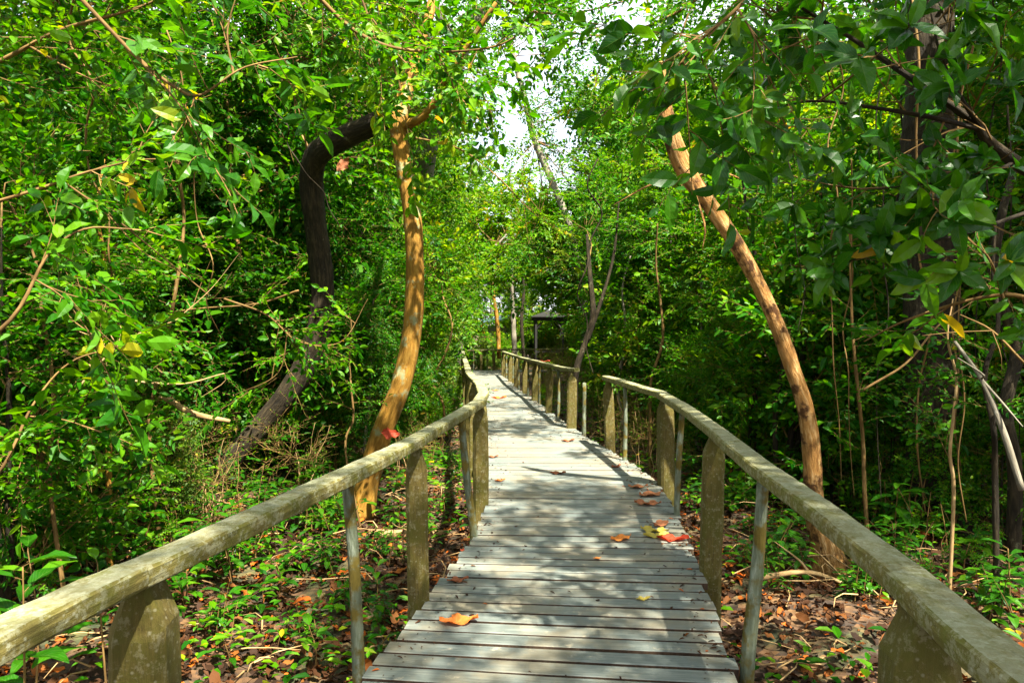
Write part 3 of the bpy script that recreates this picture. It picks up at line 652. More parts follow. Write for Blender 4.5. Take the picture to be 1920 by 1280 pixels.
RIGHT = [(3.0, 13.6, 'small_a', .8), (6.2, 8.8, 'small_b', 1.15), (7.4, 8.2, 'small_b', 1.1), (3.3, 9.9, 'small_b', .62), (3.6, 9.2, 'mid_b', .9), (5.0, 8.2, 'mid_b', 1.0), (4.7, 10.8, 'small_b', 1.1), (6.6, 10.0, 'small_b', 1.2), (3.1, 11.9, 'small_a', .75), (3.6, 13.4, 'small_b', 1.15),
         (5.8, 13.2, 'mid_b', 1.3), (8.2, 12.6, 'small_b', 1.4), (3.2, 15.4, 'small_a', 1.0), (4.4, 16.2, 'small_b', 1.3), (7.0, 16.0, 'mid_a', 1.4), (10.0, 15.5, 'small_a', 1.5), (6.2, 6.4, 'mid_b', .8)]
for i, (x, y, k, s) in enumerate(RIGHT):
    stand(k, x, y, s, i * 2.3 + 1, 'slim leafy tree in the shaded thicket right of the boardwalk', 'thicket trees right of the boardwalk')
MIDL = [(-2.8, 20.2, 'small_a', 1.35), (-3.4, 26, 'far_a', .62), (-2.3, 17, 'mid_a', 1.0), (-3.3, 31, 'far_a', .72), (-3.4, 18, 'small_a', 1.25), (-5.6, 19, 'mid_a', 1.5), (-8.6, 19, 'small_b', 1.7), (-12, 20, 'far_a', .75), (-3.6, 22.5, 'small_a', 1.4), (-6.2, 24, 'far_a', .6), (-10, 25, 'far_b', .8)]
for i, (x, y, k, s) in enumerate(MIDL):
    stand(k, x, y, s, i * 1.3 + .4, 'sunlit tree standing behind the far left handrail', 'sunlit trees behind the far left handrail')
MIDR = [(2.9, 17.2, 'small_a', 1.1), (4.6, 21.8, 'small_a', 1.5), (4.7, 27.5, 'far_a', .95), (5.0, 24, 'far_b', .8), (5.4, 31.5, 'far_a', .5), (3.0, 18.9, 'small_a', 1.0), (4.2, 20, 'mid_a', 1.45), (7.4, 20, 'small_b', 1.7), (11, 20, 'far_b', .75), (4.3, 23, 'bush_far', .8), (4.4, 24.5, 'small_a', 1.6), (7.5, 25, 'far_a', .7), (11, 26, 'far_b', .85)]
for i, (x, y, k, s) in enumerate(MIDR):
    stand(k, x, y, s, i * 2.1 + .9, 'bushy tree standing behind the lower right handrail', 'trees behind the lower right handrail', 'tree')
FARL = [(-5, 32, 'far_a', .9), (-9.5, 33, 'far_b', 1.0), (-14.5, 33, 'far_a', 1.1), (-20, 34, 'far_b', 1.2), (-6.0, 40, 'far_a', 1.1), (-11.5, 43, 'far_b', 1.3), (-18, 46, 'far_a', 1.4), (-27, 46, 'far_b', 1.5)]
for i, (x, y, k, s) in enumerate(FARL):
    stand(k, x, y, s, i * 1.7, 'tall distant tree left of the white sky gap', 'tall distant trees left of the sky gap')
FARR = [(6.6, 33, 'far_b', .95), (10.8, 33, 'far_a', 1.0), (15.5, 33, 'far_b', 1.1), (21, 34, 'far_a', 1.2), (6.8, 41, 'far_a', 1.1), (12.5, 43, 'far_b', 1.3), (19, 46, 'far_a', 1.4), (28, 46, 'far_b', 1.5)]
for i, (x, y, k, s) in enumerate(FARR):
    stand(k, x, y, s, i * 2.7, 'tall distant tree right of the white sky gap', 'tall distant trees right of the sky gap')
LOWF = [(-4.4, 43, 'far_a', .80), (.2, 44, 'far_a', .74), (5.6, 42, 'far_b', .80), (1.7, 47, 'far_b', .82), (6.6, 35, 'far_a', .78), (-4.2, 33, 'far_b', .75), (-3.2, 36, 'far_a', .52), (-1.6, 54, 'far_a', .75), (3.4, 50, 'far_b', .72), (.6, 58, 'far_b', .78), (5.4, 47, 'far_a', .8), (-4.6, 52, 'far_b', .9), (8, 56, 'far_a', 1.0)]
for i, (x, y, k, s) in enumerate(LOWF):
    stand(k, x, y, s, i * 1.1, 'low pale green tree closing the view below the sky gap', 'low trees below the sky gap')
BUSHF = [(3.9, 40, 'bush_far', .75), (4.4, 44, 'bush_far', 1.1), (2.0, 50, 'bush_far', 1.3), (.2, 51, 'bush_far', 1.3), (3.6, 51, 'bush_far', 1.4), (-1.5, 43, 'bush_far', .68), (-.4, 42, 'bush_far', .6), (-2.6, 38, 'bush_far', .7), (1.2, 46.5, 'bush_far', .7), (2.3, 47.5, 'bush_far', .8), (3.3, 46, 'bush_far', .7), (.3, 37, 'bush_far', .3), (1.6, 34, 'bush_far', .28), (2.5, 36, 'bush_far', .3), (-1.3, 31, 'bush_far', .35), (-.2, 45, 'bush_far', .55), (1.0, 20.5, 'bush_far', .22), (1.3, 31.5, 'bush_far', .25), (-3.2, 26.5, 'bush_far', .7), (-4.8, 29, 'bush_far', .9), (-2.2, 32, 'bush_far', .6), (-.9, 34, 'bush_far', .35), (2.9, 26.0, 'bush_far', .5), (4.9, 35, 'bush_far', .7), (.2, 38, 'bush_far', .35), (-3.4, 42, 'bush_far', .9), (4.9, 38, 'bush_far', .9), (2.6, 45, 'bush_far', .7)]
for i, (x, y, k, s) in enumerate(BUSHF):
    stand(k, x, y, s, i * 1.9, 'pale bush beside the distant bend of the walk', 'pale bushes at the distant bend', 'bush')
# canopy trees over the walk; unseen ones near the viewer are added for shade
CAN = [(2.5, 2.3, .9, 'unseen tall tree added for shade just outside the right handrail, crown over the walk', .2), (4.4, -3.2, 1.0, 'unseen tall tree added behind the viewer to shade the start of the walk', 1.1), (-3.6, 11.8, 1.0, 'tall tree with its crown above the arched trunk', .6), (6.4, 17.2, 1.0, 'tall tree right of the sky gap at middle distance', 3.3), (-3.2, 19, .95, 'tall tree left of the sky gap at middle distance', 4.4), (2.6, -3.4, .9, 'unseen tall tree added right behind the viewer for shade', 2.4), (2.1, -1.5, .85, 'unseen tall tree added for shade, its crown over the viewer', 3.6), (-3.4, 1.2, .85, 'tall tree beside the viewer at the left', 1.0), (-2.7, 13.6, .9, 'tall tree whose crown closes the top centre of the view', 5.6), (-4.8, 6.6, .95, 'tall tree with its crown over the left handrail', .3), (-6.8, 10.6, 1.0, 'tall tree rising from the deep left thicket', 1.7), (-3.6, 16.8, 1.05, 'tall tree rising behind the arched trunk', 2.6),
       (5.0, 12.8, .98, 'tall tree rising behind the right leaning trunk', 4.0), (8.0, 6.4, 1.0, 'tall tree shading the right thicket', 5.1), (6.3, 3.9, 1.0, 'tall tree whose crown shades the right handrail', .9), (8.2, 4.8, 1.05, 'tall tree at the far right edge of the thicket', 2.0),
       (8.8, 9.6, 1.05, 'tall tree at the back of the shaded right thicket', 3.0)]
for (x, y, s, lab, rz) in CAN: stand('canopy', x, y, s, rz, lab, 'tall canopy trees')

# ------------------------------------------------------------------ individual trees of the picture
def single_tree(name, label, bark, path, radii, crown=None, cat='tree', limbs=(), sides=14, lump=.07, seed=3, snag=None):
    base = path[0]; root = empty(name, (base[0], base[1], hz(base[0], base[1]))); tag(root, label, cat)
    g = G(); V, Q, A = tube(path, radii, sides, seglen=.07, seed=seed, lump=lump); g.add(V, Q, 0, A, True)
    for (P, R) in limbs:
        V, Q, A = tube(P, R, 8, seglen=.08, seed=seed + 9, lump=.05); g.add(V, Q, 0, A, True)
    local(g.build('trunk', [bark], root), root)
    if crown:
        g = G(); rg = np.random.default_rng(seed); blobs, sprays, lm, fr = crown
        PP = catmull(path, 60)[24:]
        def near(q):
            i = int(np.argmin(np.linalg.norm(PP - q, axis=1))); return PP[max(0, i - int(rg.integers(0, 10)))]
        crown_into(g, rg, blobs, sprays, clump=7, limb_from=near, limb_r=.018, scl=(.7, 1.2), tight=.8)
        local(g.build('crown', [TWIG, lm], root), root)
    return root
DA = 9.2; DB = 8.0
B_path = [at(676, 968, DB), at(690, 900, DB), at(716, 810, DB), at(752, 720, DB), at(772, 620, DB), at(779, 520, DB), at(775, 420, DB), at(763, 340, DB), at(752, 280, DB), at(748, 225, DB), at(770, 150, DB + .2), at(800, 60, DB + .5), at(820, -40, DB + 1)]
B_path = B_path
single_tree('leaning_tree', 'orange-brown smooth curved trunk just beyond the left handrail joint', BARK_ORANGE, B_path, [.16, .13, .115, .108, .108, .106, .102, .096, .092, .10, .08, .06, .045],
            ([(at(810, 80, DB), (.7, .6, .3), 20), (at(850, 190, DB - .2), (.4, .4, .2), 8), (at(690, 0, DB + .2), (1.2, .8, .35), 30)], S_MID, LEAF_LIME, tuple(at(748, 215, DB))),
            limbs=[([at(748, 240, DB), at(800, 215, DB - .2), at(850, 130, DB - .3), at(930, 10, DB - .4)], [.06, .045, .035, .02])], seed=31, lump=.035)
A_path = [at(370, 935, DA), at(430, 870, DA), at(490, 800, DA), at(550, 725, DA), at(592, 640, DA), at(604, 560, DA), at(600, 480, DA), at(590, 400, DA - .1), at(586, 335, DA - .2), at(598, 292, DA - .4), at(640, 262, DA - .7), at(700, 235, DA - 1.0), at(745, 215, DB)]
single_tree('arching_tree', 'dark furrowed trunk bent over in an arch left of the orange trunk', BARK_DARK, A_path, [.19, .17, .15, .15, .15, .14, .14, .14, .15, .16, .14, .135, .10],
            ([(at(520, 90, DA - .3), (.8, .6, .3), 16)], S_MID, LEAF_MID, tuple(at(640, 262, DA - .7))), seed=33, lump=.06)
DR = 6.3
R_path = [at(1562, 1075, DR), at(1552, 1030, DR), at(1530, 950, DR), at(1524, 860, DR), at(1512, 770, DR), at(1486, 690, DR), at(1452, 600, DR), at(1420, 530, DR), at(1378, 455, DR), at(1330, 385, DR), at(1290, 330, DR), at(1265, 275, DR), at(1246, 205, DR), at(1236, 120, DR)]
single_tree('leaning_tree', 'buff rough-barked bare trunk leaning left beyond the right handrail', BARK_BUFF, R_path, [.19, .115, .084, .078, .074, .07, .068, .066, .066, .07, .078, .076, .06, .03],
            limbs=[([at(1300, 335, DR), at(1345, 322, DR - .1), at(1420, 350, DR - .1)], [.012, .009, .003]), ([at(1290, 335, DR), at(1225, 345, DR - .2), at(1150, 385, DR - .2)], [.012, .009, .003]), ([at(1290, 330, DR - .07), at(1320, 420, DR - .2), at(1316, 470, DR - .2)], [.010, .008, .003])], seed=35, lump=.055)
single_tree('vine_wrapped_tree', 'thick dark upright trunk deep in the right shade', BARK_DARK, [at(1765, 1000, 7.6), at(1752, 800, 7.6), at(1745, 560, 7.6), at(1740, 300, 7.6), at(1738, 80, 7.6), at(1750, -200, 7.8)], [.34, .27, .25, .25, .24, .22],
            ([(at(1700, -120, 7.4), (1.4, 1.2, .7), 40)], S_MID, LEAF_DEEP, tuple(at(1740, -60, 7.6))), seed=37, lump=.08)
single_tree('slim_tree', 'dark forked trunk rising from the end post of the lower right handrail', BARK_DARK, [at(1076, 790, 11.9), at(1080, 700, 11.9), at(1098, 640, 11.9), at(1112, 590, 11.9), at(1106, 520, 11.9), at(1100, 440, 12)], [.06, .055, .05, .05, .04, .02],
            ([(at(1100, 440, 12), (.6, .6, .4), 12)], S_SMALL, LEAF_MID, tuple(at(1106, 520, 11.9))),
            limbs=[([at(1100, 640, 11.9), at(1125, 570, 11.9), at(1150, 480, 12), at(1160, 380, 12)], [.04, .03, .025, .01])], seed=39)
single_tree('grey_tree', 'forked grey trunk high in the canopy above the walk', BARK_GREY, [at(768, 760, 17), at(775, 500, 17), at(806, 260, 16), at(846, 150, 15), at(880, 60, 15), at(935, -10, 15), at(960, -120, 15)], [.26, .23, .21, .2, .2, .15, .1],
            ([(at(880, 0, 15), (2.2, 1.6, 1.0), 60), (at(1010, 40, 15), (1.0, 1.0, .5), 16)], S_SMALL, LEAF_MID, tuple(at(880, 60, 15))),
            limbs=[([at(862, 110, 15), at(835, 50, 15), at(800, -20, 15)], [.13, .1, .08])], seed=41)
single_tree('thin_tree', 'thin slanting trunk crossing the white sky gap', BARK_GREY, [at(1118, 700, 24), at(1075, 450, 24), at(1005, 270, 24), at(985, 190, 24), at(968, 130, 24), at(950, 60, 24)], [.13, .12, .11, .10, .09, .07],
            ([(at(1020, 250, 24), (.9, .8, .8), 16), (at(1090, 340, 24), (1.5, 1, 1.2), 60), (at(1140, 190, 24), (1.5, 1, 1.7), 90), (at(1000, 40, 24), (2.2, 1.2, .9), 60), (at(1030, 470, 24), (1.3, 1, 1.0), 60)], S_MID, LEAF_MID, tuple(at(1000, 250, 24))), seed=43)
single_tree('overhanging_tree', 'bright yellow-green tree leaning over the distant bend from the left', BARK_GREY, [at(862, 700, 29), at(868, 600, 29), at(900, 500, 29), at(950, 440, 29)], [.12, .1, .08, .04],
            ([(at(930, 350, 33), (1.0, 1.0, .7), 22), (at(905, 510, 29), (1.5, 1.2, 1.2), 60), (at(965, 450, 30), (1.6, 1.2, 1.2), 70), (at(880, 400, 30), (1.3, 1.2, 1.2), 50)], S_FAR, LEAF_LIME, tuple(at(890, 520, 29))), seed=44)
single_tree('overhanging_tree', 'bright leafy tree leaning over the distant bend from the right', BARK_GREY, [at(1092, 720, 25), at(1090, 600, 25), at(1060, 520, 25), at(1030, 470, 25)], [.09, .08, .06, .03],
            ([(at(1075, 520, 25), (1.1, 1.1, .9), 50), (at(1030, 430, 26), (1.4, 1.2, 1.0), 60), (at(1110, 430, 26), (1.5, 1.2, 1.2), 60)], S_FAR, LEAF_LIME, tuple(at(1080, 560, 25))), seed=45)
for k, (px, w_, lab) in enumerate(((936, .10, 'reddish slim trunk behind the distant crossing handrail'), (966, .12, 'pale slim trunk left of the dark shelter'), (982, .09, 'dark slim trunk touching the left side of the shelter'))):
    D = 33 + k
    single_tree('slim_tree', lab, (BARK_ORANGE, BARK_GREY, BARK_DARK)[k], [at(px, 672, D), at(px - 4, 600, D), at(px - 12 + 6 * k, 540, D), at(px - 6, 500, D)], [w_, w_ * .9, w_ * .7, w_ * .4], seed=50 + k)

# slender stems among the thickets
STEMS = [(205, 900, 190, 300, 6.0, .022, 'reddish slender stem left of the arched trunk', BARK_ORANGE), (120, 1000, 60, 380, 5.0, .014, 'thin bent stem at the far left side', TWIG), (300, 930, 330, 150, 7.0, .02, 'thin brown stem between the left saplings', TWIG),
         (1640, 1030, 1600, 420, 7.0, .018, 'thin dark stem right of the buff trunk', TWIG), (1795, 1000, 1775, 560, 5.4, .012, 'thin upright vine stem in front of the thick dark trunk', TWIG_DRY), (1856, 990, 1862, 420, 5.2, .02, 'dark upright stem right of the thick trunk', BARK_DARK),
         (1470, 870, 1395, 300, 9.0, .03, 'shaded stem left of the thick dark trunk', BARK_DARK), (1905, 1000, 1885, 300, 6.4, .06, 'shaded trunk at the right edge of the view', BARK_DARK), (665, 900, 655, 560, 7.4, .012, 'thin green-grey stem between the arch and the orange trunk', TWIG),
         (840, 820, 835, 500, 12, .02, 'thin stem behind the left handrail bend', TWIG), (1150, 850, 1175, 480, 13, .03, 'grey stem behind the gap in the right handrails', BARK_GREY), (1215, 860, 1240, 420, 11, .025, 'thin stem behind the right handrail corner', TWIG)]
for i, (x0, y0, x1, y1, D, r, lab, bk) in enumerate(STEMS):
    rg = np.random.default_rng(300 + i); P = [at(x0 + (x1 - x0) * t + rg.normal(0, 11), y0 + (y1 - y0) * t, D + rg.normal(0, .06)) for t in np.linspace(0, 1, 7)]
    P[0] = Vector((P[0].x, P[0].y, hz(P[0].x, P[0].y) - .05)); g = G(); V, Q, A = tube(P, [r * 1.2, r, r * .9, r * .7, r * .4], 8, seglen=.06, seed=i, lump=.06); g.add(V, Q, 0, A, True)
    root = empty('sapling', tuple(P[0])); tag(root, lab, 'sapling', 'slender stems'); local(g.build('stem', [bk]), root)
    g = G(); n = 12; t = rg.uniform(.3, 1, n); pos = np.array([[np.interp(a, np.linspace(0, 1, 7), [p[k] for p in P]) for k in range(3)] for a in t])
    d = rg.normal(0, 1, (n, 3)); d[:, 2] = np.abs(d[:, 2]) * .4; place_sprays(g, S_MIDFINE, pos, d, rg.uniform(.5, .9, n), rg); local(g.build('leaves', [TWIG, (LEAF_MID, LEAF_DEEP)[x0 > 1200]]), root)

# leafy boughs reaching into the view from the trees beside it
def bough(label, path, r0, subs, sprays, lm, per_m=7, scl=(.7, 1.15), seed=1, droop=.2, bark=TWIG):
    rg = np.random.default_rng(seed); root = empty('bough', tuple(path[0])); tag(root, label, 'branch')
    g = G(); L = G(); lines = [(path, r0)] + subs
    for P, r in lines:
        V, Q, A = tube(P, [r, r * .75, r * .5, r * .25], 7 if r < .02 else 8, seglen=.05, seed=seed, lump=.05); g.add(V, Q, 0, A, True)
        C = catmull(P, 40); ln = np.linalg.norm(np.diff(C, axis=0), axis=1).sum(); n = max(3, int(ln * per_m)); t = rg.uniform(.12, 1, n); i = (t * 38).astype(int)
        T = C[i + 1] - C[i]; T /= np.linalg.norm(T, axis=1)[:, None]; d = T * .8 + rg.normal(0, .75, (n, 3)) + np.array([0, 0, -droop]); d[-1] = T[-1]
        place_sprays(L, sprays, C[i], d, rg.uniform(scl[0], scl[1], n), rg)
    local(g.build('branch', [bark]), root); local(L.build('leaves', [TWIG, lm]), root); return root
bough('dark forked bough with broad leaves reaching in from the upper right corner', [at(2080, 420, 3.6), at(1920, 318, 3.6), at(1852, 268, 3.6), at(1828, 238, 3.6), at(1780, 200, 3.6), at(1690, 140, 3.7), at(1600, 80, 3.8), at(1500, 20, 3.9)], .035,
      [([at(1830, 243, 3.6), at(1740, 222, 3.5), at(1640, 205, 3.5), at(1530, 192, 3.4), at(1440, 205, 3.4)], .014), ([at(1836, 240, 3.6), at(1800, 190, 3.5), at(1760, 110, 3.4), at(1740, 30, 3.4)], .014), ([at(1900, 305, 3.6), at(1840, 330, 3.5), at(1740, 345, 3.4), at(1640, 355, 3.3)], .011), ([at(1920, 400, 3.8), at(1800, 440, 3.7), at(1660, 470, 3.6), at(1560, 500, 3.6)], .012)],
      S_ROSE, LEAF_BROAD, per_m=5.5, scl=(.7, 1.2), seed=61, bark=BARK_DARK)
bough('spray of big drooping leaves hanging over the top of the buff trunk', [at(1520, -160, 3.0), at(1450, -60, 3.0), at(1380, 20, 2.9), at(1310, 80, 2.9), at(1260, 140, 2.9)], .014,
      [([at(1380, 20, 2.9), at(1420, 90, 2.8), at(1440, 160, 2.8)], .006), ([at(1300, 85, 2.9), at(1330, 150, 2.9), at(1350, 220, 2.9)], .006)], S_BROAD, LEAF_BROAD, per_m=8, scl=(.6, .95), seed=62, droop=.6)
bough('leafy bough with broad leaves spread across the middle of the right shade', [at(2050, 640, 3.4), at(1930, 560, 3.4), at(1830, 560, 3.5), at(1700, 600, 3.6), at(1620, 640, 3.7)], .014,
      [([at(1880, 560, 3.4), at(1850, 480, 3.4), at(1780, 430, 3.4)], .007)], S_BROAD, LEAF_BROAD, per_m=5, scl=(.6, 1.0), seed=63, droop=.35)
bough('branch with hanging oval leaves under the canopy at upper left', [at(100, -60, 3.6), at(250, 100, 3.6), at(330, 165, 3.6), at(380, 180, 3.6), at(460, 130, 3.7), at(560, 110, 3.8)], .012,
      [([at(270, 120, 3.6), at(340, 200, 3.5), at(385, 280, 3.5)], .007), ([at(440, 140, 3.7), at(430, 60, 3.7), at(460, -40, 3.7)], .007)], S_BROAD, LEAF_BROAD, per_m=6, scl=(.6, .9), seed=64, droop=.6)
bough('leafy twig arching over the left edge at mid height', [at(-120, 700, 2.9), at(20, 600, 2.9), at(90, 480, 3.0), at(160, 430, 3.1), at(250, 430, 3.2)], .010,
      [([at(60, 520, 2.95), at(120, 560, 3.0), at(180, 640, 3.0)], .005)], S_BROAD, LEAF_MID, per_m=5, scl=(.5, .8), seed=65, droop=.3)
bough('leafy branch hanging over the walk from the upper right of the sky gap', [at(1420, -120, 9), at(1320, -10, 9), at(1220, 50, 9), at(1120, 70, 9), at(1050, 60, 9)], .025,
      [([at(1300, 0, 9), at(1260, 100, 9), at(1200, 180, 9), at(1180, 260, 9)], .012), ([at(1150, 65, 9), at(1120, 140, 9), at(1110, 200, 9)], .01), ([at(1240, 120, 9), at(1150, 200, 9.2), at(1090, 290, 9.2)], .009)], S_SMALL, LEAF_MID, per_m=7, scl=(.6, 1.1), seed=71, droop=.3)
bough('thin leafy branch hanging in the left of the white sky gap', [at(760, 120, 11), at(860, 130, 11), at(940, 160, 11), at(1000, 230, 11)], .014,
      [([at(880, 135, 11), at(920, 210, 11), at(925, 290, 11)], .007), ([at(960, 180, 11), at(1030, 170, 11), at(1080, 120, 11)], .007)], S_SMALL, LEAF_MID, per_m=6, scl=(.45, .9), seed=91, droop=.3)
bough('leafy branch closing the top of the sky gap', [at(860, -80, 9.5), at(960, 10, 9.5), at(1050, 30, 9.5), at(1160, 10, 9.5), at(1260, -30, 9.5)], .02,
      [([at(1000, 20, 9.5), at(1020, 90, 9.5), at(1000, 150, 9.5)], .008), ([at(1120, 20, 9.5), at(1150, 90, 9.5), at(1220, 120, 9.5)], .008)], S_MID, LEAF_MID, per_m=9, scl=(.6, 1.0), seed=92, droop=.3)
bough('slender leafy branch trailing in front of the lower sky gap', [at(780, 260, 13), at(860, 280, 13), at(930, 330, 13), at(1000, 400, 13), at(1060, 440, 13)], .02,
      [([at(900, 300, 13), at(960, 280, 13), at(1010, 290, 13)], .008), ([at(1010, 405, 13), at(1040, 330, 13), at(1090, 260, 13)], .008), ([at(850, 280, 13), at(880, 220, 13), at(900, 160, 13)], .008)], S_SMALL, LEAF_LIME, per_m=6, scl=(.5, .9), seed=72, droop=.2)
bough('high leafy branch crossing the top centre of the view', [at(500, -120, 6.5), at(620, 20, 6.5), at(700, 80, 6.5), at(800, 100, 6.4), at(930, 90, 6.3), at(1010, 40, 6.2)], .022,
      [([at(820, 100, 6.4), at(850, 160, 6.3)], .008)], S_MIDFINE, LEAF_MID, per_m=9, scl=(.9, 1.4), seed=66, droop=.3)
bough('pale leafy twigs dangling beside the top of the orange trunk', [at(640, -100, 6.8), at(700, 60, 6.8), at(715, 160, 6.8), at(705, 260, 6.8), at(712, 340, 6.8)], .012, [([at(712, 180, 6.8), at(760, 230, 6.8), at(770, 300, 6.8)], .006)], S_BROAD, LEAF_LIME, per_m=3, scl=(.6, .9), seed=67, droop=.7)
bough('sunlit leafy twig spread across the left foreground', [at(-150, 420, 4.0), at(60, 360, 4.0), at(180, 320, 4.1), at(300, 300, 4.2), at(420, 330, 4.3)], .011,
      [([at(120, 340, 4.05), at(200, 400, 4.1), at(280, 480, 4.1), at(380, 520, 4.2)], .006), ([at(250, 310, 4.1), at(300, 220, 4.2), at(400, 180, 4.2)], .005)], S_BROAD, LEAF_MID, per_m=5, scl=(.45, .75), seed=81, droop=.3)
bough('long leafy shoot leaning in low at the left edge', [at(-100, 980, 3.6), at(0, 880, 3.6), at(60, 760, 3.7), at(130, 680, 3.8), at(220, 650, 3.9)], .010,
      [([at(50, 780, 3.7), at(130, 790, 3.7), at(230, 830, 3.8)], .005)], S_BROAD, LEAF_MID, per_m=5, scl=(.45, .8), seed=82, droop=.2)
bough('leafy shoot in front of the dark arched trunk', [at(420, 560, 6.4), at(500, 590, 6.5), at(560, 640, 6.6), at(640, 640, 6.7), at(690, 560, 6.8)], .010,
      [([at(540, 620, 6.6), at(520, 700, 6.6), at(440, 740, 6.6)], .006)], S_MIDFINE, LEAF_MID, per_m=7, scl=(.7, 1.2), seed=83, droop=.2)
bough('yellow-green leafy shoot in front of the orange-brown trunk top', [at(700, 40, 7.2), at(760, 120, 7.2), at(820, 160, 7.2), at(880, 190, 7.2)], .01, [], S_BROAD, LEAF_LIME, per_m=9, scl=(.6, .9), seed=84, droop=.3)
bough('leafy canopy branch along the top left corner', [at(-200, 200, 5), at(0, 120, 5), at(120, 60, 5), at(260, 20, 5), at(400, -40, 5)], .02, [([at(60, 90, 5), at(150, 140, 5), at(250, 180, 5)], .01)], S_MIDFINE, LEAF_MID, per_m=10, scl=(.8, 1.3), seed=68, droop=.3)

# hanging lianas and bare twigs
LI = [(1560, 60, 1570, 900, 7.5, .008), (1640, 0, 1655, 940, 7.0, .007), (1820, 80, 1800, 980, 6.0, .008), (1690, 100, 1680, 900, 8.0, .010), (1590, 300, 1600, 930, 7.0, .006), (1430, 0, 1500, 620, 7.8, .007),
      (1790, 200, 1790, 1010, 7.0, .010), (1880, 200, 1900, 900, 6.6, .008), (150, 0, 215, 640, 5.4, .008), (500, 180, 640, 420, 6.5, .006), (320, 60, 420, 640, 6.0, .006), (1860, 0, 1830, 860, 7.2, .008), (1715, 0, 1725, 960, 7.0, .012), (1108, 300, 1100, 700, 11.5, .012)]
for i, (x0, y0, x1, y1, D, r) in enumerate(LI):
    rg = np.random.default_rng(400 + i); P = [at(x0 + (x1 - x0) * t + rg.normal(0, 10), y0 + (y1 - y0) * t, D + rg.normal(0, .1)) for t in np.linspace(0, 1, 9)]
    g = G(); V, Q, A = tube(P, [r, r, r * .8, r * .6], 6, seglen=.06, seed=i, lump=.1); g.add(V, Q, 0, A, True)
    tag(g.build('liana', [(TWIG, BARK_DARK)[i % 2]]), 'thin liana hanging straight down in the right thicket' if x0 > 1200 else 'thin liana hanging in the left thicket' if x0 < 900 else 'thin liana hanging behind the lower right handrail', 'liana', 'lianas in the right thicket' if x0 > 1200 else 'lianas in the left thicket' if x0 < 900 else None)
DT = [([(1920, 920), (1880, 800), (1840, 710), (1790, 640)], 4.4, .02, 'mottled leaning branch at the right edge'), ([(1620, 730), (1700, 680), (1760, 610), (1830, 560)], 4.8, .008, 'thin pale twig slanting up in the right shade'),
      ([(1920, 680), (1860, 620), (1800, 590)], 4.2, .007, 'thin pale twig beside the mottled leaning branch'), ([(300, 740), (360, 775), (430, 790)], 7.0, .035, 'pale broken log lying in the left thicket'), ([(690, 1010), (760, 1040), (840, 1060)], 7.2, .05, 'decaying log under the left handrail'),
      ([(1420, 1085), (1520, 1075), (1600, 1105)], 5.6, .025, 'thin fallen branch at the foot of the buff trunk'), ([(560, 545), (480, 570), (360, 580), (250, 600)], 7.5, .012, 'bare horizontal branch left of the arched trunk'), ([(100, 780), (220, 650), (330, 600)], 5.0, .008, 'bare slanting twig low on the left'),
      ([(60, 620), (200, 700), (330, 720), (420, 700)], 5.2, .009, 'bare curving twig in the left undergrowth'), ([(80, 300), (230, 420), (400, 560)], 5.6, .009, 'long bare twig slanting down through the left leaves')]
for i, (pp, D, r, lab) in enumerate(DT):
    rg = np.random.default_rng(500 + i); P = [at(a, b, D + k * .12) for k, (a, b) in enumerate(pp)]
    if 'log' in lab or 'fallen' in lab: P = [Vector((p.x, p.y, max(p.z, hz(p.x, p.y) + r * .7))) for p in P]
    if 'stump' in lab: P[-1].z = hz(P[-1].x, P[-1].y) - .05; P = P[::-1]
    g = G(); V, Q, A = tube(P, [r, r * .9, r * .5], 8, seglen=.05, seed=i, lump=.08); g.add(V, Q, 0, A, True)
    for k in range(0 if 'log' in lab else 2 if i < 3 else 5):
        a = P[int(rg.integers(1, len(P)))]; d = Vector(rg.normal(0, .22, 3)); V, Q, A = tube([a, a + d * .5 + Vector(rg.normal(0, .03, 3)), a + d], [r * .5, r * .35, r * .12], 4, seglen=.05, seed=k); g.add(V, Q, 0, A, True)
    tag(g.build('dead_branch', [TWIG if i in (1, 2, 6, 9) else BARK_GREY if i == 0 else TWIG_DRY]), lab, 'branch')

# ------------------------------------------------------------------ undergrowth
def plants(kind, spots, label, group, cat='bush'):
    for i, (px, py, s) in enumerate(spots):
        if kind == 'herb': k_, s = ('herb_a', 'herb_b', 'herb_c')[i % 3], s * 1.9
        else: k_ = kind
        D = F * (EYE - GZ) / (py - HZ); x = (px - 960) * D / F
        stand(k_, x, D, s, i * 1.37 + px, label, group, cat)
plants('bush_b', [(60, 1150, .5), (180, 1010, .6), (430, 960, .6), (330, 1050, .45), (570, 1010, .4), (640, 900, .6), (250, 900, .9), (90, 900, 1.0), (470, 870, .8), (560, 860, .8)], 'low leafy shrub on the litter beyond the near left handrail', 'low shrubs beyond the near left handrail')
plants('bush_b', [(1440, 930, .5), (1480, 900, .6), (1640, 980, .65), (1720, 1010, .6), (1790, 1000, .7), (1880, 1040, .55), (1600, 920, .8), (1700, 900, .95), (1850, 930, .8), (1640, 1060, .3), (1760, 1090, .35)], 'low leafy shrub on the litter beyond the near right handrail', 'low shrubs beyond the near right handrail')
plants('bush_a', [(840, 800, .7), (800, 830, .6), (760, 800, .9), (820, 760, 1.0), (740, 760, 1.2), (680, 820, .9), (600, 820, 1.0), (380, 840, 1.0), (200, 830, 1.1), (30, 850, 1.1), (500, 800, 1.2)], 'small-leaved bush between the left handrail and the thicket', 'small-leaved bushes on the left')
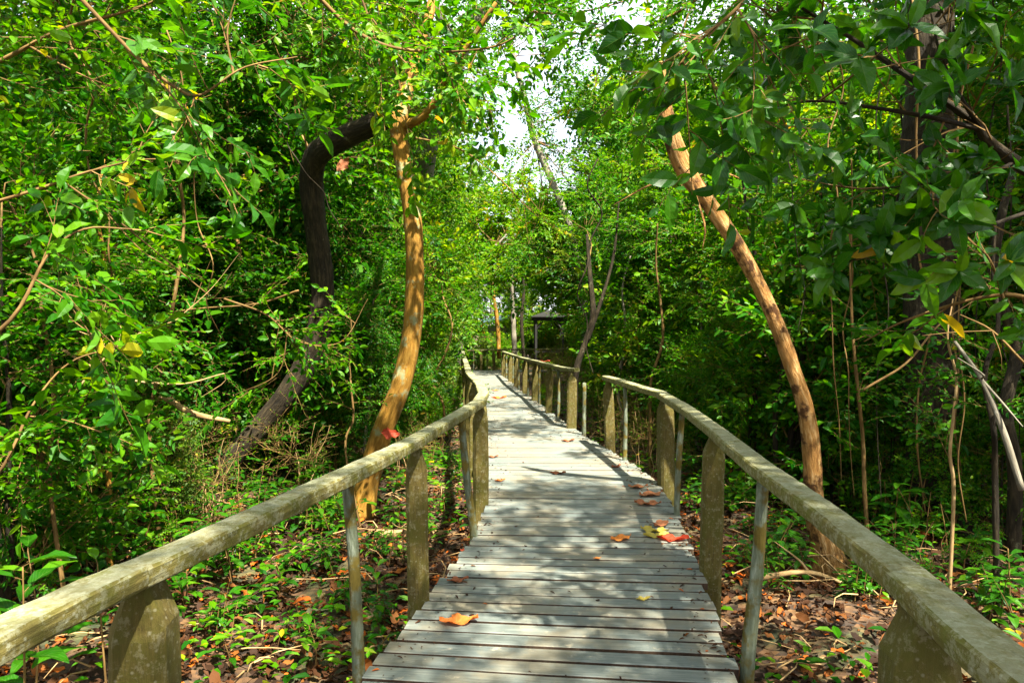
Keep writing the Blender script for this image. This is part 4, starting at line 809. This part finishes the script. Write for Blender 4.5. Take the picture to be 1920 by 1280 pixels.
plants('bush_a', [(1120, 780, .6), (1180, 800, .6), (1230, 790, .9), (1290, 800, 1.0), (1370, 830, .8), (1420, 810, 1.1), (1500, 830, 1.0), (1180, 740, 1.1), (1320, 760, 1.3), (1600, 830, 1.1), (1800, 840, 1.1)], 'small-leaved bush between the right handrails and the thicket', 'small-leaved bushes on the right')
plants('herb', [(690, 960, .6), (640, 960, .6), (560, 1000, .7), (480, 1000, .7), (420, 1060, .6), (300, 1070, .7), (180, 1090, .8), (740, 1060, .4), (790, 1000, .35), (720, 1180, .3), (860, 900, .4), (830, 870, .5), (760, 860, .7), (120, 1060, .7), (260, 1120, .55), (380, 1090, .6), (480, 1050, .55), (560, 1080, .45), (620, 1080, .4), (700, 1060, .4), (740, 980, .5), (840, 900, .45), (830, 960, .35), (520, 960, .7), (330, 960, .8), (20, 1060, .9), (740, 920, .5)], 'leafy seedling clump in the shade beyond the near left handrail', 'seedling clumps on the left litter', 'plant')
plants('herb', [(650, 1150, .35), (560, 1190, .3), (480, 1150, .4), (640, 1010, .5), (430, 1010, .6), (200, 960, .7), (590, 930, .6), (390, 1200, .35)], 'leafy seedling clump in the orange litter behind the foremost left post', 'seedling clumps behind the foremost left post', 'plant')
plants('herb', [(1450, 1090, .45), (1610, 1130, .4), (1480, 1020, .6), (1700, 1120, .45), (1760, 1150, .45), (1400, 960, .6), (1880, 1190, .5), (1400, 1060, .4), (1640, 1110, .4), (1700, 1010, .7), (1640, 940, .8), (1800, 1000, .8), (1380, 960, .4), (1480, 930, .6), (1860, 1130, .5), (1300, 900, .5), (1330, 960, .4), (1420, 1000, .4), (1460, 1050, .35), (1500, 990, .5), (1600, 1040, .45), (1680, 1080, .45), (1740, 1050, .55), (1830, 1080, .6), (1910, 1000, .9), (1400, 900, .6), (1560, 900, .8), (1900, 930, 1.0), (1440, 1120, .3), (1590, 1130, .3), (1760, 940, .9)], 'leafy seedling clump in the shade beyond the near right handrail', 'seedling clumps on the right litter', 'plant')
plants('dry', [(1110, 810, .6), (1200, 850, .6), (1215, 900, .5), (1150, 770, .8), (1090, 760, .8), (1180, 800, .8), (1110, 780, .7), (1140, 830, .5), (1230, 820, .8), (1070, 745, .8), (1050, 735, .8), (1030, 725, .8), (1100, 735, 1.0), (1060, 715, .9), (1290, 850, .7), (1160, 870, .4)], 'tangle of dry pale stems behind the gap in the right handrails', 'dry shrubs on the right', 'dry shrub')
plants('mid_b', [(60, 1040, .30), (190, 1020, .32), (310, 1000, .30), (30, 930, .42), (160, 920, .42), (300, 900, .36), (640, 880, .26), (760, 880, .16)], 'dense knee-high shrub filling the shade beyond the near left handrail', 'dense shrubs beyond the near left handrail')
plants('mid_b', [(1560, 940, .28), (1660, 970, .30), (1760, 1000, .30), (1880, 1030, .32), (1440, 900, .24), (1500, 880, .36), (1640, 900, .42), (1800, 920, .46), (1920, 940, .5), (1280, 840, .25)], 'dense knee-high shrub filling the shade beyond the near right handrail', 'dense shrubs beyond the near right handrail')
plants('dry', [(60, 950, .9), (200, 900, 1.0), (330, 880, 1.0), (450, 900, .8), (20, 860, 1.3), (140, 840, 1.3), (280, 830, 1.2), (560, 930, .6), (540, 880, .8), (620, 880, .8), (380, 980, .6), (240, 1000, .7), (700, 840, .7), (820, 860, .4), (760, 900, .4), (300, 900, .8), (120, 960, .7), (420, 920, .6), (840, 770, .7)], 'tangle of dry brown stems below the left thicket', 'dry shrubs on the left', 'dry shrub')

def broad_plant(px, py, h, n, label, leaf=.17, seed=1):
    D = F * (EYE - GZ) / (py - HZ); x = (px - 960) * D / F; zb_ = hz(x, D); rg = np.random.default_rng(seed)
    root = empty('broad_leaved_plant', (x, D, zb_)); tag(root, label, 'plant')
    P = [(x, D, zb_ - .03), (x + rg.normal(0, .03), D, zb_ + h * .5), (x + rg.normal(0, .05), D, zb_ + h)]
    g = G(); V, Q, A = tube(P, [.007, .005, .003], 6, seglen=.05, seed=seed); g.add(V, Q, 0, A, True); C = catmull(P, 20)
    L = G(); t = np.linspace(.35, 1, n); i = (t * 19).astype(int); a = np.arange(n) * 2.4 + rg.uniform(0, 6)
    d = np.stack([np.cos(a), np.sin(a), .35 + .3 * t - rg.random(n) * .3], 1); pos = C[i] + d * .03
    for k in range(n):
        V, Q, A = tube([C[i][k], pos[k]], [.002, .002], 4, n=2); g.add(V, Q, 0, A)
    put(L, leaf_fine(.42, .22, .35), 0, frames(d), pos, leaf * rg.uniform(.75, 1.15, n), rg.uniform(.25, .9, n))
    local(g.build('stem', [TWIG]), root); local(L.build('leaves', [LEAF_BROAD]), root)
BP = [(40, 1560, 1.08, 14, 'broad ribbed leaves poking out under the near left handrail', .19), (60, 1330, .8, 10, 'broad-leaved plant behind the near left handrail at the left edge', .20), (195, 1330, .72, 8, 'two-leaved seedling rising behind the near left handrail', .15), (420, 1180, .25, 6, 'small dark seedling behind the foremost left post', .11), (590, 1240, .28, 6, 'seedling beside the first pale left picket', .11),
      (600, 1010, .35, 7, 'bright seedling between the first picket and the second left post', .12), (705, 1140, .28, 5, 'bright green seedling right of the first pale left picket', .12), (850, 960, .3, 6, 'seedling between the second and third left posts', .11), (700, 1240, .22, 5, 'light green seedling at the bottom edge by the picket', .09), (430, 1260, .2, 5, 'tiny seedling in the orange litter at lower left', .08),
      (1300, 960, .22, 6, 'seedling behind the right handrail corner picket', .09), (1470, 1090, .18, 6, 'small plant at the foot of the buff trunk', .09), (1620, 1110, .2, 6, 'bright seedling right of the buff trunk base', .10), (1690, 1050, .3, 7, 'leafy seedling in the shade right of the buff trunk', .12), (1810, 1090, .28, 7, 'yellow-green seedling near the right edge', .12), (1900, 1180, .55, 10, 'broad-leaved plant at the right edge above the handrail', .14), (1530, 980, .35, 7, 'dark seedling behind the right handrail', .12), (520, 1120, .3, 7, 'seedling in the deep shade of the left litter', .12), (340, 1150, .3, 7, 'dark glossy seedling above the foremost left post', .13)]
for i, (px, py, h, n, lab, lf_) in enumerate(BP): broad_plant(px, py, h, n + 3, lab, lf_ * 1.15, 700 + i)

# leaf litter: past counting
def litter():
    g = G(); rg = np.random.default_rng(77); n = 42000
    y = rg.uniform(.8, 18, n); x = rg.normal(0, 1, n) * 4.2; y = np.where(rg.random(n) < .5, rg.uniform(.8, 9, n), y)
    ok = np.array([clear_of_walk(a, b, -.05) for a, b in zip(x, y)]); x, y = x[ok], y[ok]; n = len(x)
    a = rg.uniform(0, 6.28, n); d = np.stack([np.cos(a), np.sin(a), rg.normal(0, .28, n)], 1); up = np.stack([rg.normal(0, .35, n), rg.normal(0, .35, n), np.ones(n)], 1)
    pos = np.stack([x, y, hill(x, y) + rg.uniform(.01, .05, n)], 1)
    sz = .035 + .10 * rg.random(n) ** 2; rr = rg.random(n) ** 1.3
    for q in range(4):
        k = np.arange(n) % 4 == q; put(g, leaf_fine(.42 + .05 * q, .5 - .2 * q, .5 - .25 * q, .09), 0, frames(d[k], up[k]), pos[k], sz[k], rr[k])
    g.S = [np.ones_like(v) for v in g.S]
    tag(g.build('leaf_litter', [LEAF_DRY]), 'orange and brown dead leaves covering the forest floor', 'leaf litter', kind='stuff')
    g = G()
    for k in range(900):
        yy = rg.uniform(1.5, 15); xx = rg.normal(0, 4)
        if not clear_of_walk(xx, yy, .08): continue
        a = rg.uniform(0, 6.28); l = rg.uniform(.15, .7); z = hz(xx, yy) + rg.uniform(.02, .14); e = rg.normal(0, .1)
        V, Q, A = tube([(xx, yy, z), (xx + math.cos(a) * l * .5, yy + math.sin(a) * l * .5, z + abs(e) * .6), (xx + math.cos(a + .3) * l, yy + math.sin(a + .3) * l, z + e * .3)], [.006, .004, .002], 4, n=4, seed=k % 50); g.add(V, Q, 0, A)
    tag(g.build('twig_litter', [TWIG_DRY]), 'dry sticks scattered over the forest floor', 'twig litter', kind='stuff')
    g = G(); n = 24000; y = rg.uniform(1.2, 22, n); x = rg.normal(0, 4.4, n); ok = np.array([clear_of_walk(a, b, .1) for a, b in zip(x, y)]); x, y = x[ok], y[ok]; n = len(x)
    cl = np.sin(x * 2.1 + y) + np.sin(y * 2.7 - x * 1.3) + rg.normal(0, .5, n); k = cl > .25; x, y = x[k], y[k]; n = len(x)
    a = rg.uniform(0, 6.28, n); d = np.stack([np.cos(a), np.sin(a), rg.uniform(.1, .9, n)], 1); pos = np.stack([x, y, hill(x, y) + rg.uniform(.02, .28, n)], 1)
    put(g, leaf_simple(.5, .2, .3), 0, frames(d), pos, rg.uniform(.03, .115, n), rg.random(n))
    tag(g.build('ground_cover', [LEAF_MID]), 'small green ground cover leaves sprouting through the litter', 'ground cover', kind='stuff')
litter()

def crumbs():                                 # dry scraps gathered along the plank ends
    g = G(); rg = np.random.default_rng(88); n = 1100; y = rg.uniform(1.5, 22, n); sd = rg.random(n); l = np.array([lx(v) for v in y]); rr = np.array([rx(v) for v in y])
    e = rg.exponential(.10, n); x = np.where(sd < .32, l + e, np.where(sd < .82, rr - e, l + (rr - l) * rg.random(n))); x = np.clip(x, l + .01, rr - .01)
    a = rg.uniform(0, 6.28, n); d = np.stack([np.cos(a), np.sin(a), rg.normal(0, .15, n)], 1)
    put(g, leaf_simple(.35, .3, .3), 0, frames(d), np.stack([x, y, np.full(n, .006) + rg.uniform(0, .006, n)], 1), rg.uniform(.01, .045, n), rg.random(n)); tag(g.build('leaf_scraps', [LEAF_DRY]), 'tiny dry scraps gathered along the plank ends', 'debris', kind='stuff')
crumbs()
# fallen leaves lying on the deck, each its own thing
def lobed_leaf(g, x, y, z, s, ang, lobes, rg, rnd):
    """curled dead leaf: outline with lobes, cupped, as quads around the midrib"""
    m = 14; V = []; A = []
    prof = [.02, .28, .55, .72, .9, 1.0, .9, .7, .74, .8, .62, .42, .2, .02] if lobes else [.02, .3, .55, .75, .9, 1, .98, .92, .82, .7, .55, .38, .2, .02]
    for k in range(m):
        u = k / (m - 1)
        for sgn in (-1, -.5, 0, .5, 1):
            xx = u; yy = sgn * prof[k] * .30 * (1 + rg.normal(0, .08)); zz = .055 * abs(sgn) ** 1.5 * (1 + math.sin(k * .9 + sgn * 2 + rnd * 6)) + .22 * abs(u - .45) ** 2 + rg.normal(0, .006) + .012
            c, s_ = math.cos(ang), math.sin(ang); xx += (.05 * math.sin(k * 2.2) if sgn == 1 else 0); V.append((x + s * (xx * c - yy * s_), y + s * (xx * s_ + yy * c), z + s * zz)); A.append((sgn, u, rnd))
    Q = []
    for k in range(m - 1):
        for q in range(4): b = k * 5 + q; Q.append([b, b + 5, b + 6, b + 1])
    g.add(np.array(V), np.array(Q), 0, np.array(A))
FL = [(845, 1172, .21, .15, 'o', 'largest torn orange leaf lying near the left deck edge'), (1160, 1016, .19, .5, 'o', 'bright orange curled leaf on the right half of the deck'), (1202, 1128, .09, .2, 'g', 'small yellow-olive leaf lying near the right deck edge'), (850, 1094, .14, .3, 'd', 'curled brown leaf above the largest orange leaf on the left'),
      (1040, 888, .18, -.2, 'd', 'dark curled leaf in the middle of the walk'), (1190, 915, .2, .1, 'd', 'brown leaf by the right edge farthest of the edge leaves'), (1215, 932, .26, .4, 'd', 'brown leaf by the right edge below the smaller ones'), (1205, 945, .24, -.3, 'd', 'flat brown leaf beside the right picket base'), (1218, 995, .22, -.4, 'g', 'yellowing leaf lying by the right picket foot'),
      (1242, 990, .20, .8, 'd', 'rust leaf leaning on the right picket foot'), (1250, 1012, .24, -.2, 'r', 'reddish leaf at the deck edge below the right picket'), (1222, 1008, .2, .1, 'g', 'yellow-brown leaf left of the reddish one'), (1118, 1050, .06, .3, 'o', 'tiny orange scrap on the middle planks'), (930, 747, .35, .1, 'o', 'distant orange leaf on the narrow part of the walk'), (928, 733, .22, .7, 'o', 'farthest small orange leaf on the walk'),
      (1155, 878, .16, .7, 'd', 'small brown leaf at the right bend of the walk'), (934, 903, .12, .4, 'o', 'pale orange scrap near the left post beyond the joint'), (920, 858, .14, .2, 'd', 'small brown leaf against the left edge of the deck'), (1060, 828, .2, .2, 'd', 'distant dark leaf near the right edge'), (868, 1036, .05, 1.2, 'r', 'tiny red scrap on the left plank ends')]
LEAF_OLIVE = leaf_mat('leaf_olive_fallen', [(0, (.34, .26, .05)), (1, (.42, .34, .06))], trans=.2, rough=.6)
LEAF_RUST = leaf_mat('leaf_rust_fallen', [(0, (.22, .07, .03)), (1, (.30, .12, .05))], trans=.15, rough=.7, hue_t=(1, .6, .3))
LEAF_RED = leaf_mat('leaf_red_fallen', [(0, (.34, .035, .012)), (1, (.30, .05, .02))], trans=.3, rough=.6, hue_t=(1.2, .5, .3))
for i, (px, py, s, a, c, lab) in enumerate(FL):
    g = G(); rg = np.random.default_rng(900 + i); x, y, _ = rp(px, py, 0.0)
    lobed_leaf(g, 0, 0, 0, s, a, i % 2 == 0, rg, rg.random()); o = g.build('fallen_leaf', [{'o': LEAF_ORANGE, 'g': LEAF_OLIVE, 'd': LEAF_RUST, 'r': LEAF_RED}[c]]); o.location = (x - s * .3, y, .004); tag(o, lab, 'leaf')
g = G(); lobed_leaf(g, 0, 0, 0, .22, .4, True, np.random.default_rng(5), .5); o = g.build('dead_leaf', [LEAF_RED]); o.location = tuple(at(712, 812, 7.75)); o.rotation_euler = (.9, .5, .2); tag(o, 'red dead leaf clinging to the foot of the orange trunk', 'leaf')
g = G(); lobed_leaf(g, 0, 0, 0, .25, .4, True, np.random.default_rng(6), .5); o = g.build('dead_leaf', [LEAF_RED]); o.location = tuple(at(1013, 678, 15.8)); tag(o, 'red leaf resting on the lower right handrail', 'leaf')
g = G(); lobed_leaf(g, 0, 0, 0, .21, -1.4, True, np.random.default_rng(8), .5); o = g.build('dead_leaf', [LEAF_RUST]); o.location = tuple(at(655, 300, 8.3)); o.rotation_euler = (1.4, .9, .2); tag(o, 'dry tan leaf dangling under the arched trunk', 'leaf')
